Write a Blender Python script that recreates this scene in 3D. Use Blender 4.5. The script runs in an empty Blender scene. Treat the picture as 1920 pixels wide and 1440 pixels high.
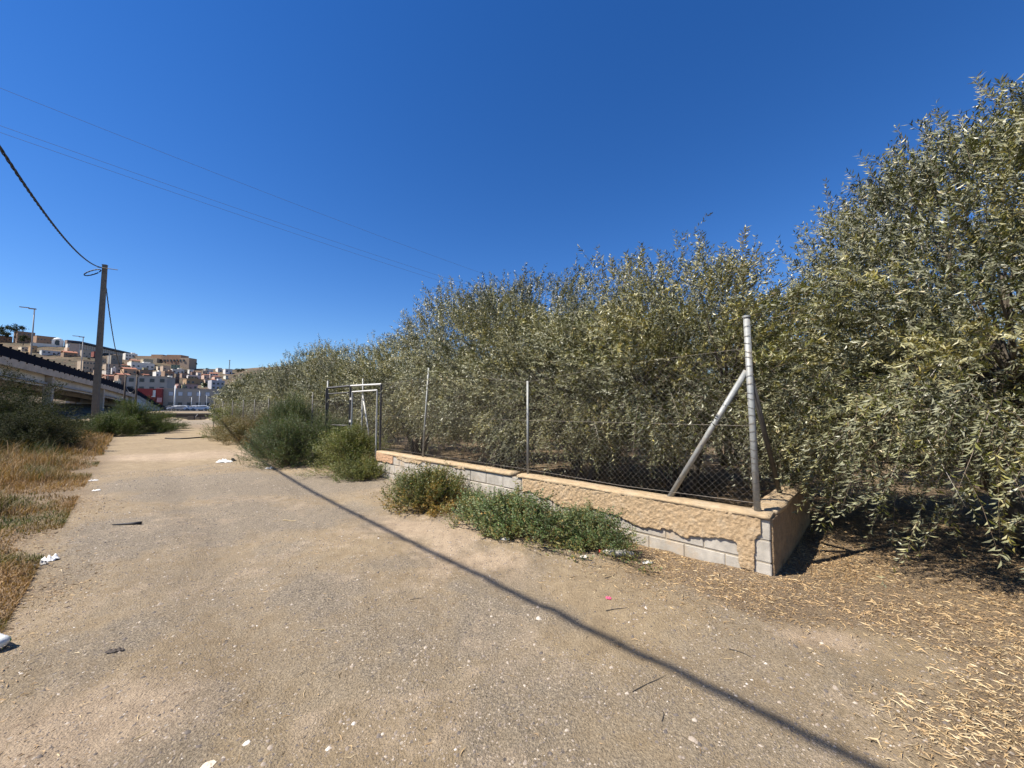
import bpy, math, random
import numpy as np
from mathutils import Vector, Matrix
PI = math.pi
R = math.radians
random.seed(7)
rng = np.random.default_rng(7)
S = bpy.context.scene
COL = S.collection

# ------------------------------------------------------------------ camera, sky, sun, exposure
FPX = 721.0
TH = math.atan(45/721)
CAMZ = 1.6
cam_d = bpy.data.cameras.new('camera')
cam = bpy.data.objects.new('camera', cam_d)
COL.objects.link(cam)
cam.location = (0, 0, CAMZ)
cam.rotation_euler = (PI/2 + TH, 0, 0)
cam_d.sensor_width = 36
cam_d.lens = 36*FPX/1920
cam_d.clip_start = 0.05
cam_d.clip_end = 6000
S.camera = cam
SUN_EL, SUN_AZ = R(53), R(20)          # light travels along +x turned 20 degrees to +y, down 53 degrees
world = bpy.data.worlds.new('World')
S.world = world
world.use_nodes = True
wn = world.node_tree
for n in list(wn.nodes): wn.nodes.remove(n)
sky = wn.nodes.new('ShaderNodeTexSky')
sky.sky_type = 'NISHITA'
sky.sun_disc = False
sky.sun_elevation = SUN_EL
sky.sun_rotation = R(250)
sky.air_density = 1.0
sky.dust_density = 0.0
sky.ozone_density = 5.0
sky.altitude = 100
bg = wn.nodes.new('ShaderNodeBackground')
bg.inputs['Strength'].default_value = 0.087
wo = wn.nodes.new('ShaderNodeOutputWorld')
hs = wn.nodes.new('ShaderNodeHueSaturation')
hs.inputs['Saturation'].default_value = 1.27
hs.inputs['Hue'].default_value = 0.511
wn.links.new(sky.outputs[0], hs.inputs['Color'])
wn.links.new(hs.outputs[0], bg.inputs['Color'])
wn.links.new(bg.outputs[0], wo.inputs['Surface'])
sun_d = bpy.data.lights.new('sun', 'SUN')
sun_d.energy = 5.0
sun_d.angle = R(0.53)
sun_d.color = (1.0, 0.93, 0.82)
sun = bpy.data.objects.new('sun', sun_d)
COL.objects.link(sun)
LDIR = Vector((math.cos(SUN_AZ)*math.cos(SUN_EL), math.sin(SUN_AZ)*math.cos(SUN_EL), -math.sin(SUN_EL)))
sun.rotation_euler = LDIR.to_track_quat('-Z', 'Y').to_euler()
sun.location = (-20, -10, 40)
S.view_settings.view_transform = 'Standard'
S.view_settings.look = 'None'
S.view_settings.exposure = 0.8
S.view_settings.gamma = 1.0
S.view_settings.use_curve_mapping = False
S.render.engine = 'CYCLES'
S.cycles.max_bounces = 6
S.cycles.diffuse_bounces = 2

# ------------------------------------------------------------------ helpers
def ray(px, py):
    u = (px-960)/FPX; v = (720-py)/FPX
    return np.array([u, math.cos(TH)-v*math.sin(TH), math.sin(TH)+v*math.cos(TH)])
def gp(px, py, z=0.0):
    r = ray(px, py); k = (z-CAMZ)/r[2]
    return np.array([r[0]*k, r[1]*k, z])
def at(px, py, Y):
    r = ray(px, py); k = Y/r[1]
    return np.array([r[0]*k, Y, CAMZ+r[2]*k])

def hash2(ix, iy, seed):
    n = (ix.astype(np.int64)*374761393 + iy.astype(np.int64)*668265263 + seed*1442695041) & 0xffffffff
    n = ((n ^ (n >> 13))*1274126177) & 0xffffffff
    n = n ^ (n >> 16)
    return (n & 0xffff)/65535.0
def vnoise(x, y, sc, seed=0):
    x = np.asarray(x, float)/sc; y = np.asarray(y, float)/sc
    ix = np.floor(x); iy = np.floor(y); fx = x-ix; fy = y-iy
    fx = fx*fx*(3-2*fx); fy = fy*fy*(3-2*fy)
    a = hash2(ix, iy, seed); b = hash2(ix+1, iy, seed); c = hash2(ix, iy+1, seed); d = hash2(ix+1, iy+1, seed)
    return (a*(1-fx)+b*fx)*(1-fy)+(c*(1-fx)+d*fx)*fy
def fbm(x, y, sc, seed=0, oct=4):
    v = 0; a = .5; t = 0
    for i in range(oct):
        v = v+a*vnoise(x, y, sc, seed+i*17); t += a; a *= .5; sc *= .5
    return v/t
def sstep(a, b, x):
    t = np.clip((np.asarray(x, float)-a)/(b-a), 0, 1); return t*t*(3-2*t)

def mesh_np(name, V, F, mat=None, parent=None, attrs=None, smooth=False, link=True):
    V = np.asarray(V, np.float32).reshape(-1, 3); F = np.asarray(F, np.int32)
    me = bpy.data.meshes.new(name)
    n, k = F.shape
    me.vertices.add(len(V)); me.vertices.foreach_set('co', V.ravel())
    me.loops.add(n*k); me.loops.foreach_set('vertex_index', F.ravel())
    me.polygons.add(n); me.polygons.foreach_set('loop_start', np.arange(0, n*k, k, dtype=np.int32))
    if attrs:
        for an, (dom, arr) in attrs.items():
            at_ = me.attributes.new(an, 'FLOAT', dom); at_.data.foreach_set('value', np.asarray(arr, np.float32))
    if smooth: me.polygons.foreach_set('use_smooth', np.ones(n, bool))
    me.update(calc_edges=True)
    if mat: me.materials.append(mat)
    if not link: return me
    return link_me(name, me, parent)
def link_me(name, me, parent=None, loc=None):
    o = bpy.data.objects.new(name, me); COL.objects.link(o)
    if parent: o.parent = parent
    if loc is not None: o.location = loc
    return o
def tag(o, label=None, cat=None, group=None, kind=None):
    if label: o['label'] = label
    if cat: o['category'] = cat
    if group: o['group'] = group
    if kind: o['kind'] = kind
    return o
def empty(name, loc, label, cat, group=None, rz=0.0):
    o = bpy.data.objects.new(name, None); COL.objects.link(o)
    o.empty_display_size = .2
    o.location = loc; o.rotation_euler = (0, 0, rz)
    return tag(o, label, cat, group)

class MB:
    """collects simple shapes into one mesh (faces of any size)"""
    def __init__(s): s.v = []; s.f = []
    def add(s, v, f):
        o = len(s.v); s.v += [tuple(map(float, p)) for p in v]; s.f += [tuple(i+o for i in q) for q in f]; return s
    def box(s, c, size, rz=0.0, taper=1.0):
        hx, hy, hz = size[0]/2, size[1]/2, size[2]/2; cs, sn = math.cos(rz), math.sin(rz); v = []
        for k, t in ((-1, 1.0), (1, taper)):
            for i, j in ((-1, -1), (1, -1), (1, 1), (-1, 1)):
                x, y = i*hx*t, j*hy*t
                v.append((c[0]+x*cs-y*sn, c[1]+x*sn+y*cs, c[2]+k*hz))
        return s.add(v, [(3, 2, 1, 0), (4, 5, 6, 7), (0, 1, 5, 4), (1, 2, 6, 5), (2, 3, 7, 6), (3, 0, 4, 7)])
    def tube(s, pts, r, n=8, caps=True):
        pts = [Vector(p) for p in pts]; m = len(pts)
        rr = r if hasattr(r, '__len__') else [r]*m
        base = len(s.v); up = Vector((0.12, .07, 1)).normalized()
        for i, p in enumerate(pts):
            d = (pts[min(i+1, m-1)]-pts[max(i-1, 0)])
            d = d.normalized() if d.length > 1e-9 else Vector((0, 0, 1))
            u = up.cross(d)
            if u.length < .05: u = Vector((1, 0, 0)).cross(d)
            u.normalize(); w = d.cross(u)
            for k in range(n):
                a = 2*PI*k/n; s.v.append(tuple(p+(u*math.cos(a)+w*math.sin(a))*rr[i]))
        for i in range(m-1):
            for k in range(n):
                a = base+i*n+k; b = base+i*n+(k+1) % n; s.f.append((a, b, b+n, a+n))
        if caps:
            s.f.append(tuple(base+k for k in range(n))[::-1]); s.f.append(tuple(base+(m-1)*n+k for k in range(n)))
        return s
    def build(s, name, mat=None, parent=None, smooth=False, link=True):
        me = bpy.data.meshes.new(name); me.from_pydata(s.v, [], s.f)
        if smooth: me.polygons.foreach_set('use_smooth', np.ones(len(me.polygons), bool))
        me.update()
        if mat: me.materials.append(mat)
        if not link: return me
        return link_me(name, me, parent)

# ------------------------------------------------------------------ materials
def nt_new(name):
    m = bpy.data.materials.new(name); m.use_nodes = True; nt = m.node_tree
    return m, nt, nt.nodes['Principled BSDF'], nt.nodes['Material Output']
def ramp(nt, fac, stops, interp='LINEAR'):
    r = nt.nodes.new('ShaderNodeValToRGB'); r.color_ramp.interpolation = interp
    el = r.color_ramp.elements
    while len(el) < len(stops): el.new(.5)
    for e, (p, c) in zip(el, stops): e.position = p; e.color = (*c, 1) if len(c) == 3 else c
    nt.links.new(fac, r.inputs[0]); return r.outputs[0]
def noise(nt, scale, detail=4, rough=.6, obj=True, vec=None):
    n = nt.nodes.new('ShaderNodeTexNoise'); n.inputs['Scale'].default_value = scale
    n.inputs['Detail'].default_value = detail; n.inputs['Roughness'].default_value = rough
    if vec is None:
        tc = nt.nodes.new('ShaderNodeNewGeometry') if not obj else nt.nodes.new('ShaderNodeTexCoord')
        vec = tc.outputs['Position'] if not obj else tc.outputs['Object']
    nt.links.new(vec, n.inputs['Vector']); return n.outputs['Fac']
def mixc(nt, fac, a, b, mode='MIX'):
    m = nt.nodes.new('ShaderNodeMix'); m.data_type = 'RGBA'; m.blend_type = mode
    for sck, val in ((m.inputs[0], fac), (m.inputs[6], a), (m.inputs[7], b)):
        if isinstance(val, (int, float)): sck.default_value = val
        elif isinstance(val, tuple): sck.default_value = (*val, 1)
        else: nt.links.new(val, sck)
    return m.outputs[2]
def bump(nt, bs, h, strength=.3, dist=.01):
    b = nt.nodes.new('ShaderNodeBump'); b.inputs['Strength'].default_value = strength; b.inputs['Distance'].default_value = dist
    nt.links.new(h, b.inputs['Height']); nt.links.new(b.outputs[0], bs.inputs['Normal']); return b
def mat(name, col, rough=.85, var=.25, scale=3.0, metal=0.0, bmp=0.0, bscale=60, bdist=.005, dirt=None):
    m, nt, bs, _ = nt_new(name)
    f = noise(nt, scale, 6, .65, obj=False)
    lo = tuple(c*(1-var) for c in col); hi = tuple(min(1, c*(1+var)) for c in col)
    c = ramp(nt, f, [(.3, lo), (.7, hi)])
    if dirt:
        f2 = noise(nt, scale*.37+.01, 5, .7, obj=False)
        c = mixc(nt, ramp(nt, f2, [(.5, (0, 0, 0)), (.68, (1, 1, 1))]), c, dirt)
    nt.links.new(c, bs.inputs['Base Color'])
    bs.inputs['Roughness'].default_value = rough; bs.inputs['Metallic'].default_value = metal
    if bmp: bump(nt, bs, noise(nt, bscale, 5, .7, obj=False), bmp, bdist)
    return m
def attr(nt, name):
    a = nt.nodes.new('ShaderNodeAttribute'); a.attribute_name = name; return a.outputs['Fac']

def leaf_mat(name, stops, back, backmix=.75, trans=.3, rough=.55, big=(.75, 1.2)):
    m, nt, bs, out = nt_new(name)
    c = ramp(nt, attr(nt, 'var'), stops)
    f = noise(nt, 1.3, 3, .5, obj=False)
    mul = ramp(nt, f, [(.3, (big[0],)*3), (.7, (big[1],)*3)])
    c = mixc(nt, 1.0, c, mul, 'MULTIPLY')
    g = nt.nodes.new('ShaderNodeNewGeometry')
    mm = nt.nodes.new('ShaderNodeMath'); mm.operation = 'MULTIPLY'; mm.inputs[1].default_value = backmix
    nt.links.new(g.outputs['Backfacing'], mm.inputs[0])
    isleaf = nt.nodes.new('ShaderNodeMath'); isleaf.operation = 'GREATER_THAN'; isleaf.inputs[1].default_value = .08
    nt.links.new(attr(nt, 'var'), isleaf.inputs[0])
    m2 = nt.nodes.new('ShaderNodeMath'); m2.operation = 'MULTIPLY'
    nt.links.new(mm.outputs[0], m2.inputs[0]); nt.links.new(isleaf.outputs[0], m2.inputs[1])
    c = mixc(nt, m2.outputs[0], c, back)
    nt.links.new(c, bs.inputs['Base Color']); bs.inputs['Roughness'].default_value = rough
    tr = nt.nodes.new('ShaderNodeBsdfTranslucent'); nt.links.new(mixc(nt, 1.0, c, (1.0, 1.05, .55), 'MULTIPLY'), tr.inputs['Color'])
    mx = nt.nodes.new('ShaderNodeMixShader'); mx.inputs[0].default_value = trans
    nt.links.new(bs.outputs[0], mx.inputs[1]); nt.links.new(tr.outputs[0], mx.inputs[2]); nt.links.new(mx.outputs[0], out.inputs['Surface'])
    return m

TW = (.16, .12, .085)
M = {}
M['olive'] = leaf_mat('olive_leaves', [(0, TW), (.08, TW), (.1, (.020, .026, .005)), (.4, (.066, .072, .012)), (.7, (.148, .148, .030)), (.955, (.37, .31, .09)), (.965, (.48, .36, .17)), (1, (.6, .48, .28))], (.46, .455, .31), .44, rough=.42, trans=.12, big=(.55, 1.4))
M['shrub'] = leaf_mat('green_shrub_leaves', [(0, TW), (.08, TW), (.1, (.025, .052, .008)), (.5, (.06, .10, .015)), (.85, (.11, .135, .025)), (1, (.18, .13, .04))], (.08, .105, .03), .35)
M['feather'] = leaf_mat('feathery_shrub_leaves', [(0, TW), (.08, TW), (.1, (.04, .075, .022)), (.6, (.095, .145, .04)), (1, (.15, .155, .06))], (.10, .13, .055), .4)
M['dark'] = leaf_mat('dark_bush_leaves', [(0, TW), (.08, TW), (.1, (.012, .020, .006)), (.6, (.026, .036, .010)), (1, (.06, .062, .018))], (.03, .038, .012), .3, rough=.9)
M['dry'] = leaf_mat('dry_shrub_leaves', [(0, TW), (.08, TW), (.1, (.09, .09, .03)), (.5, (.17, .145, .05)), (1, (.30, .20, .09))], (.2, .17, .08), .4)
M['yellowgreen'] = leaf_mat('yellow_green_leaves', [(0, TW), (.08, TW), (.1, (.07, .105, .018)), (.5, (.15, .18, .035)), (1, (.30, .23, .06))], (.19, .21, .07), .4)
M['weed'] = leaf_mat('weed_leaves', [(0, TW), (.08, TW), (.1, (.045, .085, .022)), (.5, (.10, .155, .04)), (.75, (.20, .18, .05)), (1, (.42, .25, .07))], (.17, .22, .10), .4)
M['grass'] = leaf_mat('dry_grass', [(0, (.05, .075, .015)), (.2, (.12, .13, .035)), (.4, (.20, .14, .05)), (.7, (.32, .175, .07)), (1, (.42, .27, .13))], (.3, .22, .1), .2, trans=.25, rough=.7)
M['litter'] = leaf_mat('leaf_litter', [(0, (.14, .085, .045)), (.35, (.34, .2, .085)), (.7, (.52, .35, .16)), (1, (.62, .5, .3))], (.45, .34, .2), .3, trans=.12, rough=.65)
M['bark'] = mat('olive_bark', (.10, .082, .062), .95, .4, 14, bmp=.6, bscale=40, bdist=.02)

# ground: soil with gravel and pale dust, driven by three masks stored on the sheet
m, nt, bs, out = nt_new('ground_soil')
g = nt.nodes.new('ShaderNodeNewGeometry'); P = g.outputs['Position']
def vor(scale, feat='F1', rand=1.0):
    v = nt.nodes.new('ShaderNodeTexVoronoi'); v.feature = feat; v.inputs['Scale'].default_value = scale; v.inputs['Randomness'].default_value = rand
    nt.links.new(P, v.inputs['Vector']); return v
n_big = noise(nt, .55, 6, .6, vec=P); n_mid = noise(nt, 5, 6, .7, vec=P); n_fine = noise(nt, 70, 5, .75, vec=P)
dirt = ramp(nt, n_mid, [(.3, (.25, .185, .107)), (.55, (.335, .256, .155)), (.75, (.41, .32, .20))])
pale = ramp(nt, n_mid, [(.3, (.335, .25, .165)), (.7, (.48, .37, .25))])
grey = ramp(nt, n_fine, [(.3, (.125, .10, .070)), (.5, (.25, .204, .143)), (.7, (.44, .363, .26))])
brown = ramp(nt, n_fine, [(.3, (.09, .062, .038)), (.5, (.20, .143, .085)), (.7, (.38, .28, .165))])
scrub = ramp(nt, noise(nt, .08, 8, .75, vec=P), [(.35, (.10, .095, .045)), (.5, (.20, .15, .09)), (.65, (.33, .25, .16))])
def soft(name, w=.35):
    a = nt.nodes.new('ShaderNodeMath'); a.operation = 'ADD'; nt.links.new(attr(nt, name), a.inputs[0])
    b = nt.nodes.new('ShaderNodeMath'); b.operation = 'MULTIPLY_ADD'; b.inputs[1].default_value = 1.1; b.inputs[2].default_value = -.55
    nt.links.new(n_mid, b.inputs[0]); nt.links.new(b.outputs[0], a.inputs[1])
    return ramp(nt, a.outputs[0], [(.5-w/2, (0, 0, 0)), (.5+w/2, (1, 1, 1))])
c = mixc(nt, soft('grey', .5), dirt, grey)
c = mixc(nt, soft('pale', .5), c, pale)
c = mixc(nt, soft('litter', .5), c, brown)
c = mixc(nt, attr(nt, 'far'), c, scrub)
v1 = vor(95); v2 = vor(30)
cell = nt.nodes.new('ShaderNodeSeparateColor'); nt.links.new(v1.outputs['Color'], cell.inputs[0])
stone_c = ramp(nt, cell.outputs[0], [(0, (.35, .32, .30)), (.12, (.8, .78, .76)), (.5, (.95, .94, .93)), (.9, (1.1, 1.08, 1.05)), (1, (1.6, 1.55, 1.5))])
c = mixc(nt, ramp(nt, v1.outputs['Distance'], [(.25, (.55, .55, .55)), (.5, (0, 0, 0))]), c, mixc(nt, 1.0, c, stone_c, 'MULTIPLY'))
cell2 = nt.nodes.new('ShaderNodeSeparateColor'); nt.links.new(v2.outputs['Color'], cell2.inputs[0])
peb = nt.nodes.new('ShaderNodeMath'); peb.operation = 'LESS_THAN'; nt.links.new(v2.outputs['Distance'], peb.inputs[0]); peb.inputs[1].default_value = .27
sel = nt.nodes.new('ShaderNodeMath'); sel.operation = 'GREATER_THAN'; nt.links.new(cell2.outputs[1], sel.inputs[0]); sel.inputs[1].default_value = .84
ps = nt.nodes.new('ShaderNodeMath'); ps.operation = 'MULTIPLY'; nt.links.new(peb.outputs[0], ps.inputs[0]); nt.links.new(sel.outputs[0], ps.inputs[1])
c = mixc(nt, ps.outputs[0], c, ramp(nt, cell2.outputs[0], [(0, (.12, .10, .085)), (.4, (.24, .195, .15)), (.85, (.36, .29, .21)), (1, (.5, .43, .34))]))
c = mixc(nt, 1.0, c, ramp(nt, n_big, [(.3, (.88, .87, .86)), (.7, (1.12, 1.12, 1.12))]), 'MULTIPLY')
c = mixc(nt, 1.0, c, ramp(nt, n_fine, [(.3, (.62, .61, .60)), (.45, (.93, .93, .93)), (.58, (1.06, 1.06, 1.06)), (.7, (1.35, 1.34, 1.32))]), 'MULTIPLY')
nt.links.new(c, bs.inputs['Base Color']); bs.inputs['Roughness'].default_value = .95
hm = nt.nodes.new('ShaderNodeMath'); hm.operation = 'SUBTRACT'
nt.links.new(n_fine, hm.inputs[0]); sc1 = nt.nodes.new('ShaderNodeMath'); sc1.operation = 'MULTIPLY'; sc1.inputs[1].default_value = .35
nt.links.new(v1.outputs['Distance'], sc1.inputs[0]); nt.links.new(sc1.outputs[0], hm.inputs[1])
b1 = bump(nt, bs, hm.outputs[0], 1.0, .018)
hm2 = nt.nodes.new('ShaderNodeMath'); hm2.operation = 'SUBTRACT'
nt.links.new(n_mid, hm2.inputs[0]); hm2.inputs[1].default_value = 0
b2 = nt.nodes.new('ShaderNodeBump'); b2.inputs['Strength'].default_value = .6; b2.inputs['Distance'].default_value = .035
nt.links.new(hm2.outputs[0], b2.inputs['Height']); nt.links.new(b2.outputs[0], b1.inputs['Normal'])
M['ground'] = m

# hillside soil: scrubby terraces
m, nt, bs, out = nt_new('hill_scrub')
f1 = noise(nt, .045, 8, .7, obj=False); f2 = noise(nt, .22, 6, .75, obj=False)
c = ramp(nt, f1, [(.35, (.06, .045, .026)), (.5, (.12, .08, .046)), (.62, (.19, .13, .08)), (.75, (.11, .07, .042))])
c = mixc(nt, ramp(nt, f2, [(.5, (0, 0, 0)), (.6, (1, 1, 1))]), c, (.075, .08, .04))
nt.links.new(c, bs.inputs['Base Color']); bs.inputs['Roughness'].default_value = 1
bump(nt, bs, f2, .8, 3.0)
M['hill'] = m

M['block'] = mat('concrete_block', (.40, .365, .31), .95, .25, 6, bmp=.7, bscale=120, bdist=.008, dirt=(.43, .33, .22))
M['mortar'] = mat('mortar', (.33, .28, .21), .95, .25, 20, bmp=.5, bscale=160)
M['render'] = mat('ochre_render', (.50, .355, .205), .95, .24, 26, bmp=1.0, bscale=110, bdist=.02, dirt=(.56, .43, .28))
M['cap'] = mat('mortar_cap', (.47, .345, .205), .95, .25, 10, bmp=1.0, bscale=100, bdist=.015, dirt=(.52, .42, .29))
M['pink_render'] = mat('pinkish_render', (.47, .29, .17), .95, .2, 16, bmp=.8, bscale=80, bdist=.01)
M['galv'] = mat('galvanised_steel', (.29, .30, .29), .6, .2, 25, metal=.3, bmp=.1, dirt=(.30, .27, .22))
M['galv_light'] = mat('white_zinc', (.55, .54, .50), .5, .12, 25, metal=.2)
M['galv_dark'] = mat('dull_steel', (.085, .08, .075), .6, .25, 20, metal=.4)
M['wire'] = mat('rusted_wire', (.15, .13, .11), .6, .3, 12, metal=.3)
M['pole'] = mat('pole_concrete', (.155, .13, .10), .9, .2, 5, bmp=.3, bscale=30)
M['black'] = mat('black_rubber', (.012, .012, .014), .6, .3, 20)
M['wood'] = mat('dark_wood', (.07, .055, .045), .9, .3, 8)
M['concrete'] = mat('bridge_concrete', (.40, .34, .27), .95, .15, 1.2, dirt=(.26, .22, .17), bmp=.3, bscale=8, bdist=.03)
M['concrete_l'] = mat('abutment_concrete', (.48, .46, .42), .95, .12, .6, dirt=(.36, .34, .33))
M['navy'] = mat('navy_parapet', (.006, .008, .016), .95, .2, 2)
M['navy'].node_tree.nodes['Principled BSDF'].inputs['Specular IOR Level'].default_value = .08
M['cement_wall'] = mat('stained_cement', (.085, .072, .06), .95, .35, .7, dirt=(.035, .025, .02))
M['asphalt'] = mat('asphalt', (.055, .055, .057), .95, .15, 2)
M['white'] = mat('white_wall', (.72, .70, .66), .9, .05, .5)
M['glass'] = mat('window_glass', (.03, .035, .04), .25, .2, 1)
M['lampgrey'] = mat('lamp_grey', (.22, .22, .22), .6, .1, 3)
M['whitemetal'] = mat('white_painted_metal', (.68, .68, .66), .5, .05, 3)
_wm = {}
def wall_mat(col):
    k = tuple(round(c, 3) for c in col)
    if k not in _wm: _wm[k] = mat('painted_wall', k, .92, .1, .35, dirt=tuple(c*.85 for c in k))
    return _wm[k]

# ------------------------------------------------------------------ the ground sheet
WA = np.array([2.4447, 3.7189]); WD = np.array([-0.72038, 0.69358]); WN = np.array([-WD[1], WD[0]])*-1   # WN points to the orchard side
ED = WN.copy()                                                                                         # end wall runs along this
def wallp(s, z=0.0, off=0.0):
    q = WA+WD*s+WN*off; return np.array([q[0], q[1], z])
def road_left(x, y): return (x+4.6)*-.72+(y-3.56)*-.69     # > 0 on the verge left of the track
def height(x, y):
    x = np.asarray(x, float); y = np.asarray(y, float); r = np.hypot(x, y)
    h = (fbm(x, y, 3.5, 3, 3)-.5)*.07*sstep(1, 6, r)
    h = h+.45*sstep(0, 3, road_left(x, y))*sstep(8, 18, y)*(1-sstep(45, 52, y))
    h = h+.85*sstep(53.0, 54.0, y)*(1-sstep(600, 900, r))+.0
    near = 1-sstep(6, 16, r)
    h = h+near*((fbm(x, y, .35, 11, 3)-.5)*.034+(vnoise(x, y, .07, 23)-.5)*.013*sstep(.35, .6, fbm(x, y, 1.2, 29, 2)+.1))
    # wheel ruts along the track
    d = road_left(x, y)
    for c0 in (-1.5, -3.4): h = h-.032*np.exp(-((d-c0+.35*(vnoise(x, y, 2.5, 5)-.5))/.28)**2)*(1-sstep(12, 25, r))
    # soil banked against the wall foot
    sx = (x-WA[0])*WD[0]+(y-WA[1])*WD[1]; off = -((x-WA[0])*WN[0]+(y-WA[1])*WN[1])
    h = h+.035*np.exp(-(np.clip(off, 0, 9)/.25)**2)*(sx > -.2)*(sx < 8.2)*(off > -.3)*vnoise(x, y, .3, 31)
    return h
def blob(x, y, cx, cy, rx, ry, ang=0.0):
    c, s_ = math.cos(ang), math.sin(ang); dx = x-cx; dy = y-cy
    return np.exp(-(((dx*c+dy*s_)/rx)**2+((-dx*s_+dy*c)/ry)**2))
def pb(x, y, px, py, rx, ry, ang=-.76):
    q = gp(px, py); return blob(x, y, q[0], q[1], rx, ry, ang)
def litter_d(x, y):
    """how much fallen leaf lies at a place"""
    bx = np.interp(y, [1.0, 1.6, 2.2, 2.6, 3.0, 3.4, 3.8, 5, 8], [1.2, 1.75, 2.1, 2.45, 1.9, 1.2, .95, 1.0, -2.0])
    d = sstep(-.15, .55, x-bx+.5*(vnoise(x, y, .5, 71)-.5))
    d = d*(1-.85*blob(x, y, 2.25, 2.62, .45, .3, 0))*(1-.7*pb(x, y, 1690, 1230, .35, .2, 0))
    d = np.maximum(d, .75*pb(x, y, 1350, 1100, .9, .35)); d = np.maximum(d, .5*pb(x, y, 1200, 1085, .9, .3))
    lft = sstep(-.7, .5, road_left(x, y)+.7*(vnoise(x, y, .8, 77)-.5))
    return np.maximum(d, lft*.9)
nang_f = 430
ang = np.concatenate([np.linspace(-62, 62, nang_f), np.linspace(66, 294, 58)])
ang = np.radians(ang)
rad = [0.25]
while rad[-1] < 60: rad.append(rad[-1]*(1.0145 if rad[-1] > 1.2 else 1.06))
while rad[-1] < 1800: rad.append(rad[-1]*1.06)
rad = np.array(rad)
RR, AA = np.meshgrid(rad, ang, indexing='ij')
X = RR*np.sin(AA); Y = RR*np.cos(AA); Z = height(X, Y)
nr, na = X.shape
V = np.stack([X, Y, Z], -1).reshape(-1, 3)
i = np.arange(nr-1)[:, None]*na; j = np.arange(na)[None, :]; j2 = (j+1) % na
F = np.stack([i+j, i+na+j, i+na+j2, i+j2], -1).reshape(-1, 4)[:, ::-1]
c0 = len(V); V = np.vstack([V, [[0, 0, float(height(0, 0))]]])
x, y = V[:, 0], V[:, 1]; r = np.hypot(x, y)
inroad = 1-sstep(-.6, .3, road_left(x, y))
a_grey = (.75*pb(x, y, 420, 905, 2.6, 1.1, .0)+.8*pb(x, y, 560, 905, 2.4, 1.0, 0)+.65*pb(x, y, 350, 985, 1.6, 1.0, 0)+.4*pb(x, y, 640, 960, 1.5, .7, 0)
          + .6*sstep(34, 40, y)*(1-sstep(51, 53, y))+.28*fbm(x, y, 1.6, 91, 3))*inroad
a_grey = a_grey+.35*sstep(.5, .62, fbm(x, y, .9, 201, 4))*(r < 14)*inroad+.42*pb(x, y, 760, 1200, .9, .8, 0)+.35*pb(x, y, 450, 1100, 1.4, .8, 0)
a_pale = (.85*pb(x, y, 790, 985, 1.1, .35, -.5)+.9*pb(x, y, 440, 850, 3.0, 1.3, .15)+.8*pb(x, y, 270, 858, 2.0, .8, 0)+.6*pb(x, y, 860, 1045, 1.0, .35, -.6)
          + .9*pb(x, y, 1540, 1195, .32, .18, -.2)+.55*pb(x, y, 180, 1340, .7, .45, .4)+.55*pb(x, y, 110, 1390, .5, .3, .2)+.5*pb(x, y, 1600, 1030, .5, .3, 0)+.5*pb(x, y, 350, 800, 6, 3, 0))
a_pale = a_pale*.95+.1*fbm(x, y, 1.1, 55, 3)+.3*sstep(.56, .66, fbm(x, y, .7, 301, 4))*(r < 14)
a_lit = litter_d(x, y)*.8*(1-sstep(20, 40, r))+.55*((x-WA[0])*WN[0]+(y-WA[1])*WN[1] > .2)*(1-sstep(30, 60, y))
a_lit = np.clip(a_lit, 0, .85)
a_far = sstep(56, 75, y)+sstep(35, 60, np.abs(x)*(y < 40)+0*y)
F4 = F.tolist()
me_attr = {'grey': ('POINT', np.clip(a_grey, 0, 1)), 'pale': ('POINT', np.clip(a_pale, 0, 1)), 'litter': ('POINT', a_lit), 'far': ('POINT', np.clip(a_far, 0, 1))}
ground = mesh_np('ground', V, F, M['ground'], attrs=me_attr, smooth=True)
tag(ground, kind='structure')

# ------------------------------------------------------------------ hills and terraces beyond
RPX = [-1500, -800, -200, 0, 60, 110, 160, 240, 300, 340, 360, 430, 480, 560, 585, 612, 640, 700, 900, 1400, 2400, 3600]
RPY = [655, 645, 634, 640, 642, 648, 655, 670, 676, 684, 691, 692, 690, 684, 671, 668, 674, 700, 712, 718, 705, 700]
HY0, HY1 = 140.0, 460.0
def ridge(px): return np.interp(px, RPX, RPY)
def hill_z(px, Y):
    t = np.clip((Y-HY0)/(HY1-HY0), 0, 1)
    yb = 764.5-(764.5-ridge(px))*t**.85
    return CAMZ+(765-yb)/FPX*Y
def hillY(px, ybase):
    t = np.clip((764.5-ybase)/(764.5-ridge(px)), 0.0, 1)**(1/.85); return HY0+(HY1-HY0)*t
pxs = np.linspace(-1500, 3600, 700)
ys = np.concatenate([np.linspace(HY0-6, HY1, 90), np.array([480, 520, 600, 800])])
PX, YY = np.meshgrid(pxs, ys, indexing='xy')
ZZ = hill_z(PX, YY)
XX = (PX-960)/FPX*YY
ZZ = ZZ+(fbm(XX, YY, 45, 5, 4)-.5)*5*sstep(150, 260, YY)*(1-sstep(430, 460, YY))+(fbm(XX, YY, 12, 9, 3)-.5)*2.2*sstep(150, 260, YY)
ZZ[YY > HY1] = (hill_z(PX, np.full_like(YY, HY1))-(YY-HY1)*.25)[YY > HY1]
ZZ[0, :] = .3
ny, nx = XX.shape
i = np.arange(ny-1)[:, None]*nx; j = np.arange(nx-1)[None, :]
F = np.stack([i+j, i+j+1, i+nx+j+1, i+nx+j], -1).reshape(-1, 4)
tag(mesh_np('hill', np.stack([XX, YY, ZZ], -1).reshape(-1, 3), F, M['hill'], smooth=True), kind='structure')

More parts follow.
